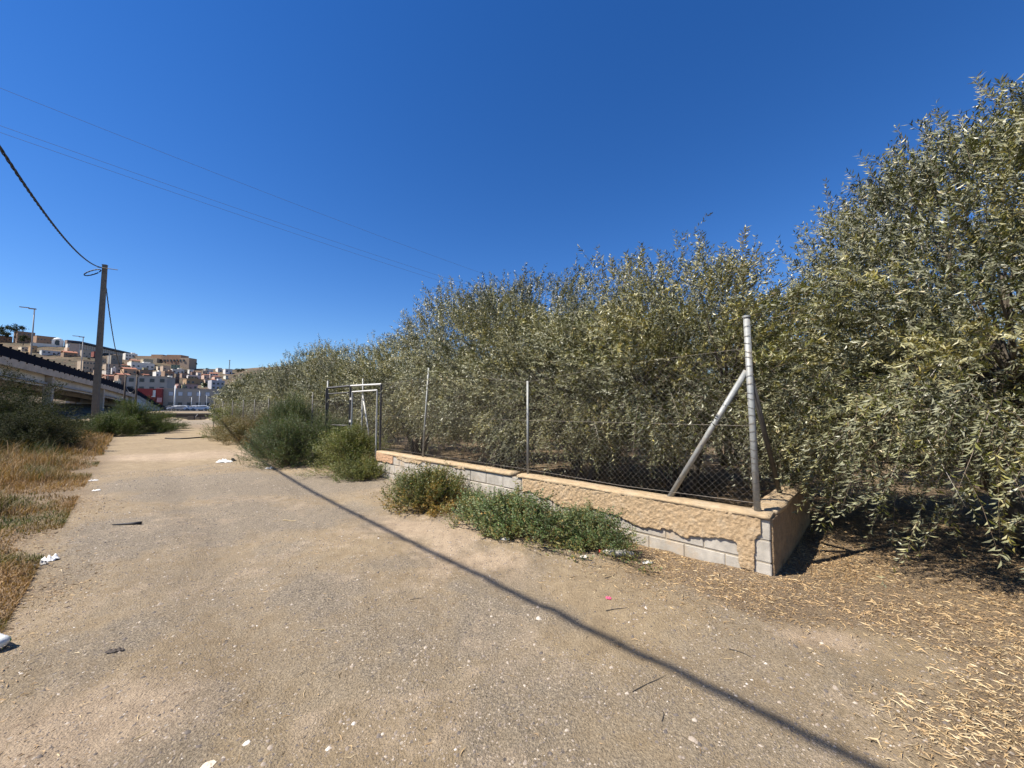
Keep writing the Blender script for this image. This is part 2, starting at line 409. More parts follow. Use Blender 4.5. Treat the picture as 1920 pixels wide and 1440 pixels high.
# embanked road in front of the town
mb = MB(); mb.add([(-260, 92, .88), (-20, 92, .88), (-20, 139, .88), (-260, 139, .88)], [(0, 1, 2, 3)])
tag(mb.build('road', M['asphalt']), kind='structure')

# river wall with rail that closes the end of the track
w = empty('river_wall', (-46, 52.2, 0), 'low dark stained retaining wall crossing beyond the end of the track', 'wall')
for k in range(9):
    MB().box((-36+k*9-0.0, .25, .25), (8.94, .5, 1.1)).build('wall_panel', M['cement_wall'], w)
MB().box((0, .2, .86), (90, .62, .13)).build('coping', mat('river_coping', (.17, .155, .13), .95, .2, 1), w)
mb = MB(); 
for k in range(12): mb.box((-33+k*6, -.45, .25), (.35, .7, .55), .3*k)
mb.build('buttress', M['cement_wall'], w)
for k in range(2):
    mb = MB(); mb.tube([(3.2+k*6.5, -.35, .02), (3.55+k*6.5, -.1, .78)], .05, 6); mb.build('leaning_stake', M['concrete_l'], w)

# ------------------------------------------------------------------ leaves, trees, bushes
def nrm(a): return a/np.maximum(np.linalg.norm(a, axis=-1, keepdims=True), 1e-9)
def leaves(P0, D, N, L, W, fold=.25, curl=.12):
    """diamond leaves: base P0, direction D, face normal N"""
    Sd = nrm(np.cross(D, N)); N2 = nrm(np.cross(Sd, D))
    mid = P0+D*(L*.45)[:, None]+N2*(L*curl)[:, None]
    tip = P0+D*L[:, None]
    up = N2*(W*fold)[:, None]
    n = len(P0); half = (W*.5)[:, None]
    Vv = np.stack([P0+Sd*half*.35, mid+Sd*half+up, tip-Sd*half*.1], 1) if False else np.stack([P0-Sd*half*.9, mid+Sd*half*1.1+up, tip], 1)
    return Vv.reshape(-1, 3), np.arange(3*n).reshape(n, 3)
def ribbons(A, B, w):
    d = nrm(B-A); s_ = nrm(np.cross(d, rng.normal(size=d.shape)))*w
    n = len(A); Vv = np.stack([A-s_, A+s_, B+(B-A)*.25], 1); return Vv.reshape(-1, 3), np.arange(3*n).reshape(n, 3)
def shoots(O, D, L, nl, leafL, leafW, droop, spread=.75, var_lo=.1, var_hi=.96, clumpvar=None, dead=.02, seg=3, stemw=.0022, updir=0.0):
    """O,D,L per shoot; returns V,F,var"""
    n = len(O); t = (np.arange(nl)+.7)/nl
    T = np.tile(t, (n, 1))*(1+rng.uniform(-.04, .04, (n, nl)))
    def pos(tt): return O[:, None, :]+D[:, None, :]*(L[:, None]*tt)[..., None]+np.array([0, 0, -1])*(droop[:, None]*L[:, None]*tt**2)[..., None]
    Pp = pos(T).reshape(-1, 3)
    Dt = nrm(D[:, None, :]+np.array([0, 0, -1])*(2*droop[:, None]*T)[..., None]).reshape(-1, 3)
    rad_ = nrm(np.cross(Dt, rng.normal(size=Dt.shape)))
    ld = nrm(Dt*(1-spread*.55)+rad_*spread+np.array([0, 0, updir])+rng.normal(size=Dt.shape)*.15)
    nn = nrm(np.cross(np.cross(ld, np.array([0, 0, 1.0])), -ld)+rng.normal(size=ld.shape)*.55)
    m_ = len(Pp); LL = leafL*rng.uniform(.6, 1.2, m_); WW = leafW*rng.uniform(.7, 1.2, m_)
    V1, F1 = leaves(Pp, ld, nn, LL, WW)
    base = rng.uniform(var_lo, var_hi, n) if clumpvar is None else np.clip(clumpvar+rng.normal(size=n)*.12, var_lo, var_hi)
    v = np.clip(np.repeat(base, nl)+rng.normal(size=m_)*.13, var_lo, var_hi-.02)
    v[rng.random(m_) < dead] = .99
    tt = np.linspace(0, 1, seg+1)[None, :].repeat(n, 0); SP = pos(tt)
    V2, F2 = ribbons(SP[:, :-1].reshape(-1, 3), SP[:, 1:].reshape(-1, 3), stemw)
    return np.vstack([V1, V2]), np.vstack([F1, F2+len(V1)]), np.concatenate([v, np.zeros(len(F2))])

def tree_meshes(name, r, h, zc, nclump, nshoot, nleaf, leafL, leafW, seed, trunk_r=.13, skirt=.8, spikes=10, lump=.28, stems=4, low=.0, sprays=6, limbs=70):
    """an olive: returns (crown mesh, trunk mesh); origin at the trunk foot"""
    global rng
    rng = np.random.default_rng(seed)
    k = np.arange(nclump)+.5; ph = np.arccos(1-1.72*k/nclump); th = PI*(1+5**.5)*k+rng.normal(size=nclump)*.2
    dirs = np.stack([np.sin(ph)*np.cos(th), np.sin(ph)*np.sin(th), np.cos(ph)], -1)
    lob = nrm(rng.normal(size=(9, 3))*np.array([1, 1, .7])); la = rng.uniform(-.5, 1, 9)
    lm = 1+lump*np.sum(la*np.exp(-6*(1-dirs@lob.T)), 1)
    depth = np.where(rng.random(nclump) < .34, rng.uniform(.45, .8, nclump), rng.uniform(.86, 1.04, nclump))
    hz = np.where(dirs[:, 2] > 0, h-zc, zc-skirt)
    C_ = dirs*np.stack([np.full(nclump, r), np.full(nclump, r), hz], -1)*(lm*depth)[:, None]
    C_[:, :2] *= (1+low*np.clip(-dirs[:, 2]*1.6, 0, 1))[:, None]
    C_[:, 2] += zc
    C_[:, 2] = np.maximum(C_[:, 2], skirt*.8)
    n = nclump*nshoot
    cen = np.repeat(C_, nshoot, 0); dd = np.repeat(dirs, nshoot, 0)
    O = cen+rng.normal(size=(n, 3))*np.array([.19, .19, .17])*min(1, r/2)
    upw = np.where(dd[:, 2] > -.1, .95, -.35)[:, None]*np.array([0, 0, 1.0])
    D = nrm(dd*.75+upw+rng.normal(size=(n, 3))*.42)
    L = rng.uniform(.22, .5, n); droop = np.where(dd[:, 2] > .35, .05, rng.uniform(.2, .7, n))
    cv = np.repeat(rng.uniform(.12, .88, nclump), nshoot)
    V1, F1, v1 = shoots(O, D, L, nleaf, leafL, leafW, droop, clumpvar=cv, dead=.018, seg=1, stemw=.0028)
    # long upright leaders standing proud of the crown
    ns = spikes*8; a = rng.uniform(0, 2*PI, ns); q = np.sqrt(rng.random(ns))*.95
    zt = zc+(h-zc)*np.sqrt(1-(q*.97)**2)
    O = np.stack([np.cos(a)*q*r, np.sin(a)*q*r, zt-.15], -1)
    gsel = rng.integers(0, spikes, ns); ga = rng.uniform(0, 2*PI, spikes); gq = np.sqrt(rng.random(spikes))*.9; gz = rng.uniform(0, .75, spikes)**1.5
    grp = rng.random(ns) < .6; ax = np.where(grp, np.cos(ga[gsel])*gq[gsel]+rng.normal(size=ns)*.05, np.cos(a)*q); ay = np.where(grp, np.sin(ga[gsel])*gq[gsel]+rng.normal(size=ns)*.05, np.sin(a)*q)
    qq = np.minimum(np.hypot(ax, ay), .98); O = np.stack([ax*r, ay*r, zc+(h-zc)*np.sqrt(1-(qq*.97)**2)-.2+np.where(grp, gz[gsel]*rng.random(ns), 0)], -1)
    D = nrm(np.stack([ax*.4, ay*.4, np.ones(ns)], -1)+rng.normal(size=(ns, 3))*.14)
    V2, F2, v2 = shoots(O, D, rng.uniform(.2, .55, ns), nleaf+6, leafL*.95, leafW, np.zeros(ns), spread=.5, clumpvar=np.full(ns, .5), stemw=.004)
    # drooping sprays round the skirt
    nd = spikes*sprays; a = rng.uniform(0, 2*PI, nd); q = rng.uniform(.5, .98+low, nd)
    O = np.stack([np.cos(a)*q*r, np.sin(a)*q*r, skirt+.1+rng.random(nd)*(zc-skirt)*.6], -1)
    D = nrm(np.stack([np.cos(a)*.8, np.sin(a)*.8, -.25*np.ones(nd)], -1)+rng.normal(size=(nd, 3))*.3)
    V3, F3, v3 = shoots(O, D, rng.uniform(.3, .65, nd), nleaf+4, leafL, leafW, rng.uniform(.3, .8, nd), clumpvar=np.full(nd, .6), seg=2)
    Vs = np.vstack([V1, V2, V3]); Fs = np.vstack([F1, F2+len(V1), F3+len(V1)+len(V2)]); vs = np.concatenate([v1, v2, v3])
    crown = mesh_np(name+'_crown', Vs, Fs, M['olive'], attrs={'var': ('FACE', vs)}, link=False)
    # trunk and limbs
    mb = MB(); heads = []
    for s_ in range(stems):
        a = 2*PI*s_/stems+rng.uniform(-.4, .4); b = Vector((math.cos(a)*.1, math.sin(a)*.1, -.1))
        f1 = Vector((math.cos(a)*.28, math.sin(a)*.28, .5)); f2 = Vector((math.cos(a)*.6+rng.normal()*.1, math.sin(a)*.6+rng.normal()*.1, 1.15)); f3 = Vector((math.cos(a)*r*.42, math.sin(a)*r*.42, zc*.85))
        mb.tube([b, f1, f2, f3], [trunk_r*1.3, trunk_r*.85, trunk_r*.6, trunk_r*.4], 9); heads += [f2, f3]
    for i_ in rng.choice(nclump, min(nclump, limbs), replace=False):
        c_ = Vector(C_[i_]); hd = min(heads, key=lambda q_: (q_-c_).length)
        mid = hd.lerp(c_, .5)+Vector(rng.normal(size=3)*.12)+Vector((0, 0, .12))
        mb.tube([hd, mid, c_], [trunk_r*.22, trunk_r*.12, .005], 4, caps=False)
    trunk = mb.build(name+'_trunk', M['bark'], smooth=True, link=False)
    return crown, trunk
def place_tree(meshes, x, y, rz, sc, label, group, z=None, sz=None):
    t = empty('olive_tree', (x, y, float(height(x, y)) if z is None else z), label, 'tree', group, rz)
    t.scale = (sc, sc, sz or sc)
    link_me('trunk', meshes[1], t); link_me('crown', meshes[0], t)
    return t

big = tree_meshes('near_olive', 2.2, 5.2, 2.35, 520, 21, 32, .068, .0118, 101, .11, .5, 26, lump=.3, low=.25, sprays=9, limbs=170)
va = tree_meshes('orchard_a', 2.2, 4.3, 2.5, 340, 22, 29, .068, .0128, 202, .10, .9, 22, lump=.34, sprays=5)
vb = tree_meshes('orchard_b', 2.2, 4.2, 2.35, 290, 16, 26, .084, .0175, 303, .10, .55, 18, lump=.34)
vc = tree_meshes('orchard_c', 2.2, 4.1, 2.2, 200, 11, 19, .12, .032, 404, .10, .45, 14, lump=.34)
place_tree(big, 5.85, 4.2, .6, 1.0, 'huge silvery olive tree filling the right edge, branches drooping outside the end wall', None, sz=.9)
row1 = [(1.53, 8.0, va, .9, 'olive tree pushing its twigs through the mesh beside the middle fence post'),
        (3.1, 7.2, va, 1.0, 'full olive tree behind the brace of the corner fence post'),
        (-.15, 10.2, va, 1.06, 'olive tree with a forked dark trunk behind the middle fence post'),
        (-3.1, 13.0, vb, .95, 'olive tree with a tall spiky top behind the leaning fence post'),
        (-6.3, 15.9, vb, .9, 'bushy olive tree rising behind the gate'),
        (-9.3, 18.8, vb, .88, 'olive tree just left of the gate, behind the green bush'),
        (-12.4, 21.8, vb, .82, 'sixth olive tree of the row along the fence'),
        (-15.4, 24.7, vc, .95, 'seventh olive tree of the row along the fence'),
        (-18.4, 27.6, vc, .9, 'eighth olive tree of the row, seen over the dry bushes'),
        (-21.2, 30.5, vc, .78, 'ninth olive tree of the row, seen over the dry bushes'),
        (-24.0, 33.4, vc, .6, 'farthest olive tree at the left end of the row')]
for k, (x, y, me, sc, lb) in enumerate(row1):
    place_tree(me, x, y, k*1.37+.4, sc, lb, 'olive trees in the first orchard row behind the fence', sz=[.74, .83, 1.0, .78, .8, .86, .82, .9, .88, .8, .7][k])
k = 0
for rw in (1, 2):
    for q in range(-1, 6):
        x = 2.9-3.03*q+rw*3.25+rng.normal()*.3; y = 7.3+2.95*q+rw*3.4+rng.normal()*.3
        k += 1
        place_tree(vc if rw > 1 else vb, x, y, k*2.1, .74+.1*rng.random(), 'olive tree deep in the orchard, %s from right in %s row' % (['first', 'second', 'third', 'fourth', 'fifth', 'sixth', 'seventh'][q+1], ['second', 'third'][rw-1]), 'olive trees deeper in the orchard')

def bush_mesh(name, matn, r, h, nst, nsh, nleaf, leafL, leafW, seed, spread=.8, rx=1.0, var_lo=.1, var_hi=.96, base_dry=0.0, stemL=(.12, .3), dead=.03, upr=.7, stemw=.0018):
    """a shrub: shoots spread through a dome; stems from the foot"""
    global rng
    rng = np.random.default_rng(seed)
    a = rng.uniform(0, 2*PI, nst); q = rng.random(nst)**.45; el = rng.random(nst)
    lum = 1+.3*np.sin(a*3+seed)*rng.random()+.22*(vnoise(a*2, el*3, .8, seed)-.5)*2
    pr = np.cos(el*PI/2)**.7*q*r*lum; pz = np.sin(el*PI/2)*h*(.35+.65*q)*lum
    C_ = np.stack([np.cos(a)*pr*rx, np.sin(a)*pr, pz], -1)
    n = nst*nsh; cen = np.repeat(C_, nsh, 0)
    O = cen+rng.normal(size=(n, 3))*r*.075; O[:, 2] = np.abs(O[:, 2])
    D = nrm(nrm(cen*np.array([1, 1, 1.3])+1e-3)+np.array([0, 0, upr])+rng.normal(size=(n, 3))*.4)
    L = rng.uniform(*stemL, n)
    cv = np.repeat(rng.uniform(.2, .75, nst), nsh)
    if base_dry: cv = np.clip(cv+base_dry*(1-np.clip(cen[:, 2]/h*2.4, 0, 1)), 0, .95)
    V1, F1, v1 = shoots(O, D, L, nleaf, leafL, leafW, np.full(n, .1), spread=spread, clumpvar=cv, var_lo=var_lo, var_hi=var_hi, dead=dead, seg=2, stemw=stemw)
    A = np.stack([C_[:, 0]*.25, C_[:, 1]*.25, np.zeros(nst)], -1)
    V2, F2 = ribbons(A, C_, .004)
    return mesh_np(name, np.vstack([V1, V2]), np.vstack([F1, F2+len(V1)]), M[matn], attrs={'var': ('FACE', np.concatenate([v1, np.zeros(len(F2))]))}, link=False)
def put(name, me, x, y, rz, sc, label, cat='bush', group=None, z=None):
    o = link_me(name, me, None, (x, y, (float(height(x, y)) if z is None else z)-.02))
    o.rotation_euler = (0, 0, rz); o.scale = (sc, sc, sc) if not hasattr(sc, '__len__') else sc
    return tag(o, label, cat, group)

M['orange_weed'] = leaf_mat('orange_weed_leaves', [(0, TW), (.08, TW), (.1, (.06, .095, .022)), (.5, (.12, .15, .035)), (.72, (.27, .21, .05)), (1, (.50, .27, .07))], (.2, .21, .09), .4)
weed = bush_mesh('weed', 'orange_weed', .5, .46, 260, 7, 12, .034, .018, 11, base_dry=.75, stemL=(.08, .32), upr=.9, var_lo=.36)
put('weed_clump', weed, -1.33, 6.35, .3, (1.25, 1.0, 1.0), 'round weed clump turning orange at the base, against the bare block wall', 'weed')
weed2 = bush_mesh('weed_long', 'weed', .55, .36, 300, 7, 11, .034, .019, 12, base_dry=.32, stemL=(.07, .3), var_hi=.85, upr=.9)
put('weed_clump', weed2, .0, 5.0, 2.38, (1.45, .72, .95), 'dark green weed clump, left half of the long patch along the wall', 'weed', 'weeds of the long patch along the wall')
put('weed_clump', weed2, .85, 4.55, 2.3, (1.1, .55, .78), 'dark green weed clump at the right end of the long patch by the bottle', 'weed', 'weeds of the long patch along the wall')
put('weed_clump', weed2, -.55, 5.75, 1.0, (.45, .4, .7), 'small weed clump between the orange based one and the long patch', 'weed')

gateb = bush_mesh('gate_bush', 'yellowgreen', .95, 1.5, 420, 8, 11, .05, .015, 21, stemL=(.15, .38), base_dry=.2)
put('gate_bush', gateb, -3.95, 9.6, .4, (.95, .85, .68), 'bright yellow green bush growing through the light gate leaf beside the wall end')
lowb = bush_mesh('low_bush', 'yellowgreen', .55, .4, 160, 7, 12, .035, .012, 22, stemL=(.08, .2))
put('low_bush', lowb, -3.35, 8.8, 0, (1.1, .8, .9), 'low leafy plant spreading at the end of the block wall', 'bush')
feather = bush_mesh('feather_bush', 'feather', 1.0, 1.35, 460, 8, 13, .05, .009, 23, spread=.65, stemL=(.18, .4), stemw=.0028, upr=.4)
put('feathery_bush', feather, -6.25, 10.9, .2, (1.0, .9, .82), 'dark green feathery bush standing left of the gate')
put('feathery_bush', feather, -5.25, 11.5, 2.2, (.9, .9, .85), 'brownish feathery bush behind the dark gate post', 'bush')
put('twiggy_bush', feather, -7.2, 12.6, 4.0, (1.0, 1.0, 1.25), 'tall twiggy green bush in front of the far fence', 'bush')
dry = bush_mesh('dry_bush', 'dry', 1.0, 1.3, 260, 8, 10, .07, .018, 24, stemL=(.2, .45), base_dry=.25)
put('dry_bush', dry, -13.8, 19.2, 0, (1.0, 1.0, .75), 'golden brown dry bush at the right edge of the track opening', 'bush', 'dry bushes right of the track')
put('dry_bush', dry, -12.0, 17.6, 2, (1.0, 1.0, .7), 'low tangle of brown dry bush beside the white wall end', 'bush', 'dry bushes right of the track')
ygb = bush_mesh('olive_bush', 'yellowgreen', 1.0, 1.5, 260, 8, 10, .08, .022, 25, stemL=(.2, .45))
put('tall_bush', ygb, -15.1, 21.5, 1, (1.15, 1.1, 1.0), 'tall yellow green bush behind the golden brown one', 'bush', 'dry bushes right of the track')
put('tall_bush', ygb, -17.6, 25.5, 3, (1.1, 1.1, .95), 'yellow green bush at the far right edge of the track', 'bush', 'dry bushes right of the track')
put('dry_bush', dry, -10.2, 16.2, 1.0, (.9, .8, .9), 'brown dry bush right against the far fence', 'bush', 'dry bushes right of the track')

darkb = bush_mesh('dark_bush', 'dark', 1.5, 1.9, 380, 9, 11, .085, .022, 31, stemL=(.25, .55), upr=.4)
for k, (x, y, sc, lb) in enumerate([
        (-23.0, 16.4, (1.5, 1.3, 1.12), 'big dark bush at the left edge, tallest of the thicket below the bridge'),
        (-19.4, 15.0, (1.05, 1.0, .7), 'dark bush in front of the tallest one at the left edge'),
        (-21.8, 17.8, (.8, .8, .35), 'dark bush between the left thicket and the concrete pole'),
        (-17.0, 13.6, (1.0, .9, .55), 'low dark bush above the dry grass at the left')]):
    put('dark_bush', darkb, x, y, k*1.9, sc, lb, 'bush', 'dark bushes left of the track')
greenb = bush_mesh('green_bush', 'shrub', 1.4, 1.5, 380, 9, 11, .085, .018, 32, stemL=(.25, .5), spread=.6, upr=.4)
for k, (x, y, sc, lb) in enumerate([
        (-22.6, 21.6, (.9, .9, .6), 'green bush at the foot of the concrete pole'),
        (-23.5, 24.0, (1.1, .95, .95), 'fresh green bush right of the concrete pole, tallest of its row'),
        (-24.3, 26.2, (.9, .9, .6), 'green bush sloping down towards the track'),
        (-25.6, 28.8, (.75, .8, .25), 'low green bush at the very edge of the track'),
        (-25.2, 22.3, (.8, .8, .28), 'green bush behind the concrete pole')]):
    put('green_bush', greenb, x, y, k*2.3, sc, lb, 'bush', 'green bushes round the concrete pole')

# verge grasses
def grass_mesh(name, P, Hh, lean, var, w=.004, kind='stuff'):
    n = len(P); a = rng.uniform(0, 2*PI, n)
    d = np.stack([np.cos(a), np.sin(a), np.zeros(n)], -1); sd = np.stack([-np.sin(a+rng.normal(size=n)*.8), np.cos(a), np.zeros(n)], -1)*(w*rng.uniform(.6, 1.4, n))[:, None]
    z = np.array([0, 0, 1.0]); l = (Hh*lean)[:, None]
    p1 = P+z*(Hh*.55)[:, None]+d*l*.3; p2 = P+z*(Hh*.95)[:, None]*(1-.25*lean[:, None])+d*l
    Vv = np.stack([P-sd, P+sd, p1+sd*.8, p1-sd*.8, p2+sd*.15, p2-sd*.15], 1).reshape(-1, 3)
    b = np.arange(n)[:, None]*6
    F = np.concatenate([b+np.array([[0, 1, 2, 3]]), b+np.array([[3, 2, 4, 5]])], 1).reshape(-1, 4)
    o = mesh_np(name, Vv, F, M['grass'], attrs={'var': ('FACE', np.repeat(var, 2))}); tag(o, kind=kind); return o
rng = np.random.default_rng(55)
N = 165000
t = rng.random(N); off = rng.random(N)**2.0; 
yy = 2.0*(10.5**t); off = off*(3.5+.9*yy); xx = -4.6-(yy-3.56)*.99-off*1.25+.25
d = road_left(xx, yy)
keep = (d > -.75+1.1*vnoise(xx, yy, .9, 3)+1.5*sstep(5, 11, yy)*(vnoise(xx, yy, 2.1, 33)-.4)+.8*rng.random(len(xx))**2-.7*(1-sstep(3.2, 5, yy))) & (vnoise(xx, yy, .22, 41)*.55+vnoise(xx, yy, .6, 42)*.6+vnoise(xx, yy, 1.7, 43)*.5 > .38+.25*rng.random(len(xx)))
xx, yy, d = xx[keep], yy[keep], d[keep]
Hh = (.05+.75*sstep(-.3, 1.6, d)*(vnoise(xx, yy, .5, 7)*vnoise(xx, yy, 1.4, 8))+.24*sstep(.8, 3.5, d))*(.35+1.1*rng.random(len(xx))**1.5)
Hh = Hh*(.6+.5*sstep(2.5, 5, yy))
var = .60+.75*(vnoise(xx, yy, .7, 19)-.5)+.5*(vnoise(xx, yy, .25, 20)-.5)+rng.normal(size=len(xx))*.13-.38*sstep(8, 14, yy)*sstep(.3, 2, d)
gq = gp(5, 985); var = var-.5*blob(xx, yy, gq[0]-.2, gq[1]+.1, .45, .35)
grass_mesh('dry_grass', np.stack([xx, yy, height(xx, yy)-.01], -1), Hh, rng.uniform(.15, .95, len(xx)), np.clip(var, .02, 1), w=.004)
# sparse dry grass at the foot of the far bushes and under the orchard edge
N = 16000
yy = rng.uniform(13, 30, N); side = rng.random(N) < .5
xx = np.where(side, -4.6-(yy-3.56)*.99-rng.random(N)*3+.2, -10.2-(yy-15)*.86+rng.random(N)*2.2)
grass_mesh('verge_grass', np.stack([xx, yy, height(xx, yy)-.01], -1), rng.uniform(.1, .38, N), rng.uniform(.2, .9, N), np.clip(rng.normal(.62, .15, N), 0, 1), w=.008)
N = 4000
s_ = rng.uniform(-.6, 11, N); o_ = .35+rng.random(N)**1.5*5
q = WA[None]+WD[None]*s_[:, None]+WN[None]*o_[:, None]
kk = vnoise(q[:, 0], q[:, 1], .8, 8) > .5; q = q[kk]
grass_mesh('orchard_grass', np.stack([q[:, 0], q[:, 1], height(q[:, 0], q[:, 1])-.01], -1), rng.uniform(.05, .22, len(q)), rng.uniform(.3, .95, len(q)), np.clip(rng.normal(.7, .15, len(q)), 0, 1), w=.0022)

# plants standing out of the grass at the left
def stalk_plant(x, y, h, label, mname='dry', n=14, leafL=.035):
    global rng
    a = rng.uniform(0, 2*PI, n); O = np.stack([np.cos(a)*.04, np.sin(a)*.04, np.zeros(n)], -1)
    D = nrm(np.stack([np.cos(a)*.35, np.sin(a)*.35, np.ones(n)], -1)+rng.normal(size=(n, 3))*.12)
    V1, F1, v1 = shoots(O, D, rng.uniform(.6, 1, n)*h, 22, leafL, .009, np.full(n, .05), seg=4, stemw=.004, dead=.1)
    me = mesh_np('stalk_plant', V1, F1, M[mname], attrs={'var': ('FACE', v1)}, link=False)
    put('tall_weed', me, x, y, 0, 1.0, label, 'weed')
stalk_plant(-18.3, 14.0, 1.0, 'pale grey stalked weed standing in the dry grass, nearest the left edge', 'dry', 12)
stalk_plant(-16.9, 14.2, 1.0, 'blue green upright weed in front of the dark bushes', 'feather', 30, .05)
stalk_plant(-15.8, 14.1, .9, 'dry pale stalked weed right of the blue green one', 'dry', 10)
stalk_plant(-7.55, 10.9, .5, 'thin bare twiggy weed at the left foot of the feathery bush', 'dry', 9, .015)

# ------------------------------------------------------------------ loose stones and leaf litter on the ground
def stones_mesh(name, P, Sz, matl, seed=3, var=None):
    rg = np.random.default_rng(seed); n = len(P)
    base = np.array([[1, 0, 0], [.5, .87, 0], [-.5, .87, 0], [-1, 0, 0], [-.5, -.87, 0], [.5, -.87, 0], [.25, .1, .75], [-.35, -.1, .65]], float)
    fc = [(0, 1, 6), (1, 2, 6), (2, 7, 6), (2, 3, 7), (3, 4, 7), (4, 5, 7), (5, 6, 7), (5, 0, 6)]
    B = base[None]*(1+rg.uniform(-.3, .3, (n, 8, 3))); a = rg.uniform(0, 2*PI, n)
    c, s_ = np.cos(a)[:, None], np.sin(a)[:, None]; st = rg.uniform(.55, 1, n)[:, None]
    X = B[..., 0]*c-B[..., 1]*s_*st; Yv = B[..., 0]*s_+B[..., 1]*c*st; Zv = B[..., 2]*rg.uniform(.5, 1.1, n)[:, None]-.12
    V = P[:, None, :]+np.stack([X, Yv, Zv], -1)*Sz[:, None, None]
    F = (np.arange(n)[:, None, None]*8+np.array(fc)[None]).reshape(-1, 3)
    v = rg.random(n)**2.1 if var is None else var
    return mesh_np(name, V.reshape(-1, 3), F, matl, attrs={'var': ('FACE', np.repeat(v, 8))})
m, nt, bs, out = nt_new('loose_stone')
c = ramp(nt, attr(nt, 'var'), [(0, (.10, .085, .075)), (.35, (.24, .195, .155)), (.75, (.36, .30, .235)), (.96, (.44, .38, .31)), (1, (.62, .58, .52))])
nt.links.new(mixc(nt, 1.0, c, ramp(nt, noise(nt, 150, 4, .6, obj=False), [(.3, (.8, .8, .8)), (.7, (1.2, 1.2, 1.2))]), 'MULTIPLY'), bs.inputs['Base Color'])
bs.inputs['Roughness'].default_value = .9
M['stone'] = m
rng = np.random.default_rng(77)
N = 72000
rr = 1.0+rng.random(N)**1.25*13; aa = np.radians(rng.uniform(-60, 60, N)); xx = rr*np.sin(aa); yy = rr*np.cos(aa)
offw = (xx-WA[0])*WN[0]+(yy-WA[1])*WN[1]
keep = (offw < -.02) & (road_left(xx, yy) < .8) & (vnoise(xx, yy, .6, 13)*.6+vnoise(xx, yy, .18, 14)*.5 > .36) & (rng.random(N) > litter_d(xx, yy)*.8)
xx, yy, rr = xx[keep], yy[keep], rr[keep]
sz = .0022+.005*rng.random(len(xx))**3+.011*rng.random(len(xx))**22+.0007*rr
st = stones_mesh('gravel', np.stack([xx, yy, height(xx, yy)], -1), sz, M['stone']); tag(st, kind='stuff')
big_st = [(1412, 1322, .02, .12, 'dark round stone lying in the cable shadow'), (1268, 1341, .017, .08, 'dark grey stone near the cream one, bottom centre right'),
          (1302, 1349, .018, .9, 'cream stone right of the dark grey one, bottom centre right'), (1298, 1388, .02, .7, 'pale flat stone near the bottom edge right of centre'),
          (952, 1243, .017, .8, 'white edged stone left of the cable shadow, lower centre'), (798, 1216, .015, .85, 'pale stone, left one of a close pair in the middle of the track'),
          (814, 1218, .013, .75, 'pale stone, right one of a close pair in the middle of the track'), (664, 1346, .014, 1.0, 'small bright white stone at the bottom of the track'),
          (711, 1368, .017, .15, 'dark stone near the bottom edge, left of centre'), (535, 1211, .013, .8, 'beige stone on the left half of the track'),
          (462, 1389, .02, 1.0, 'chalk white stone at the bottom left'), (370, 1253, .013, .95, 'small whitish stone on the lower left of the track'),
          (300, 1135, .024, .6, 'broken grey stone at the left side of the track'), (1010, 1161, .025, .97, 'round white stone just left of the cable shadow')]
for k, (px, py, s0, v, lb) in enumerate(big_st):
    q = gp(px, py); o = stones_mesh('stone', np.array([[0, 0, 0.0]]), np.array([s0]), M['stone'], 900+k, np.array([v]))
    o.location = (q[0], q[1], float(height(q[0], q[1]))+.1*s0); tag(o, lb, 'stone', 'larger stones on the track')

def litter_mesh(name, x, y, L, w, var, lift=.006):
    n = len(x); a = rng.uniform(0, 2*PI, n); d = np.stack([np.cos(a), np.sin(a), rng.normal(size=n)*.1], -1)
    s_ = np.stack([-np.sin(a), np.cos(a), rng.normal(size=n)*.5], -1)*(w/2)[:, None]
    c0 = np.stack([x, y, height(x, y)+lift*rng.random(n)+.002], -1); bend = rng.normal(size=n)*.18
    sd = np.stack([-np.sin(a), np.cos(a), np.abs(rng.normal(size=n))*.6], -1)*(L*bend)[:, None]
    A, B = c0-d*(L/2)[:, None], c0+d*(L/2)[:, None]; Mi = c0+sd
    Vv = np.stack([A, Mi+s_, Mi-s_, B], 1).reshape(-1, 3); b = np.arange(n)[:, None]*4
    Vv[0::4] += 0; F = np.concatenate([b+np.array([[0, 1, 2]]), b+np.array([[1, 3, 2]])], 1).reshape(-1, 3)
    Vv[1::4, 2] += .003
    o = mesh_np(name, Vv, F, M['litter'], attrs={'var': ('FACE', np.repeat(var, 2))}); tag(o, kind='stuff'); return o
N = 380000
rr = 1.3+rng.random(N)**1.1*9; aa = np.radians(rng.uniform(-62, 62, N)); xx = rr*np.sin(aa); yy = rr*np.cos(aa)
dn = litter_d(xx, yy)*(.35+.9*vnoise(xx, yy, .35, 61)*vnoise(xx, yy, 1.3, 62)*2)
offw = (xx-WA[0])*WN[0]+(yy-WA[1])*WN[1]; sw = (xx-WA[0])*WD[0]+(yy-WA[1])*WD[1]
keep = (rng.random(N) < dn*.62*(1+.7*(yy < 2.7)*(xx > 1))) & ~((offw > -.02) & (offw < .22) & (sw > -.05)) & ~((sw < .0) & (sw > -.0) )
xx, yy, rr = xx[keep], yy[keep], rr[keep]
left = road_left(xx, yy) > -1.0
small = rng.random(len(xx)) < .45
L = np.where(left, rng.uniform(.02, .06, len(xx)), .018+.07*rng.random(len(xx))**1.6)*np.where(small, .45, 1)
var = np.clip(rng.normal(.52, .24, len(xx))-.28*small+.22*(yy < 2.9)*(xx > 1)+.1*(yy < 2.6)-.22*left, 0, 1)
litter_mesh('leaf_litter', xx, yy, L, .0022+.0028*rng.random(len(xx))+.0005*rr, var)
N = 1500   # stray twigs and straws on the track
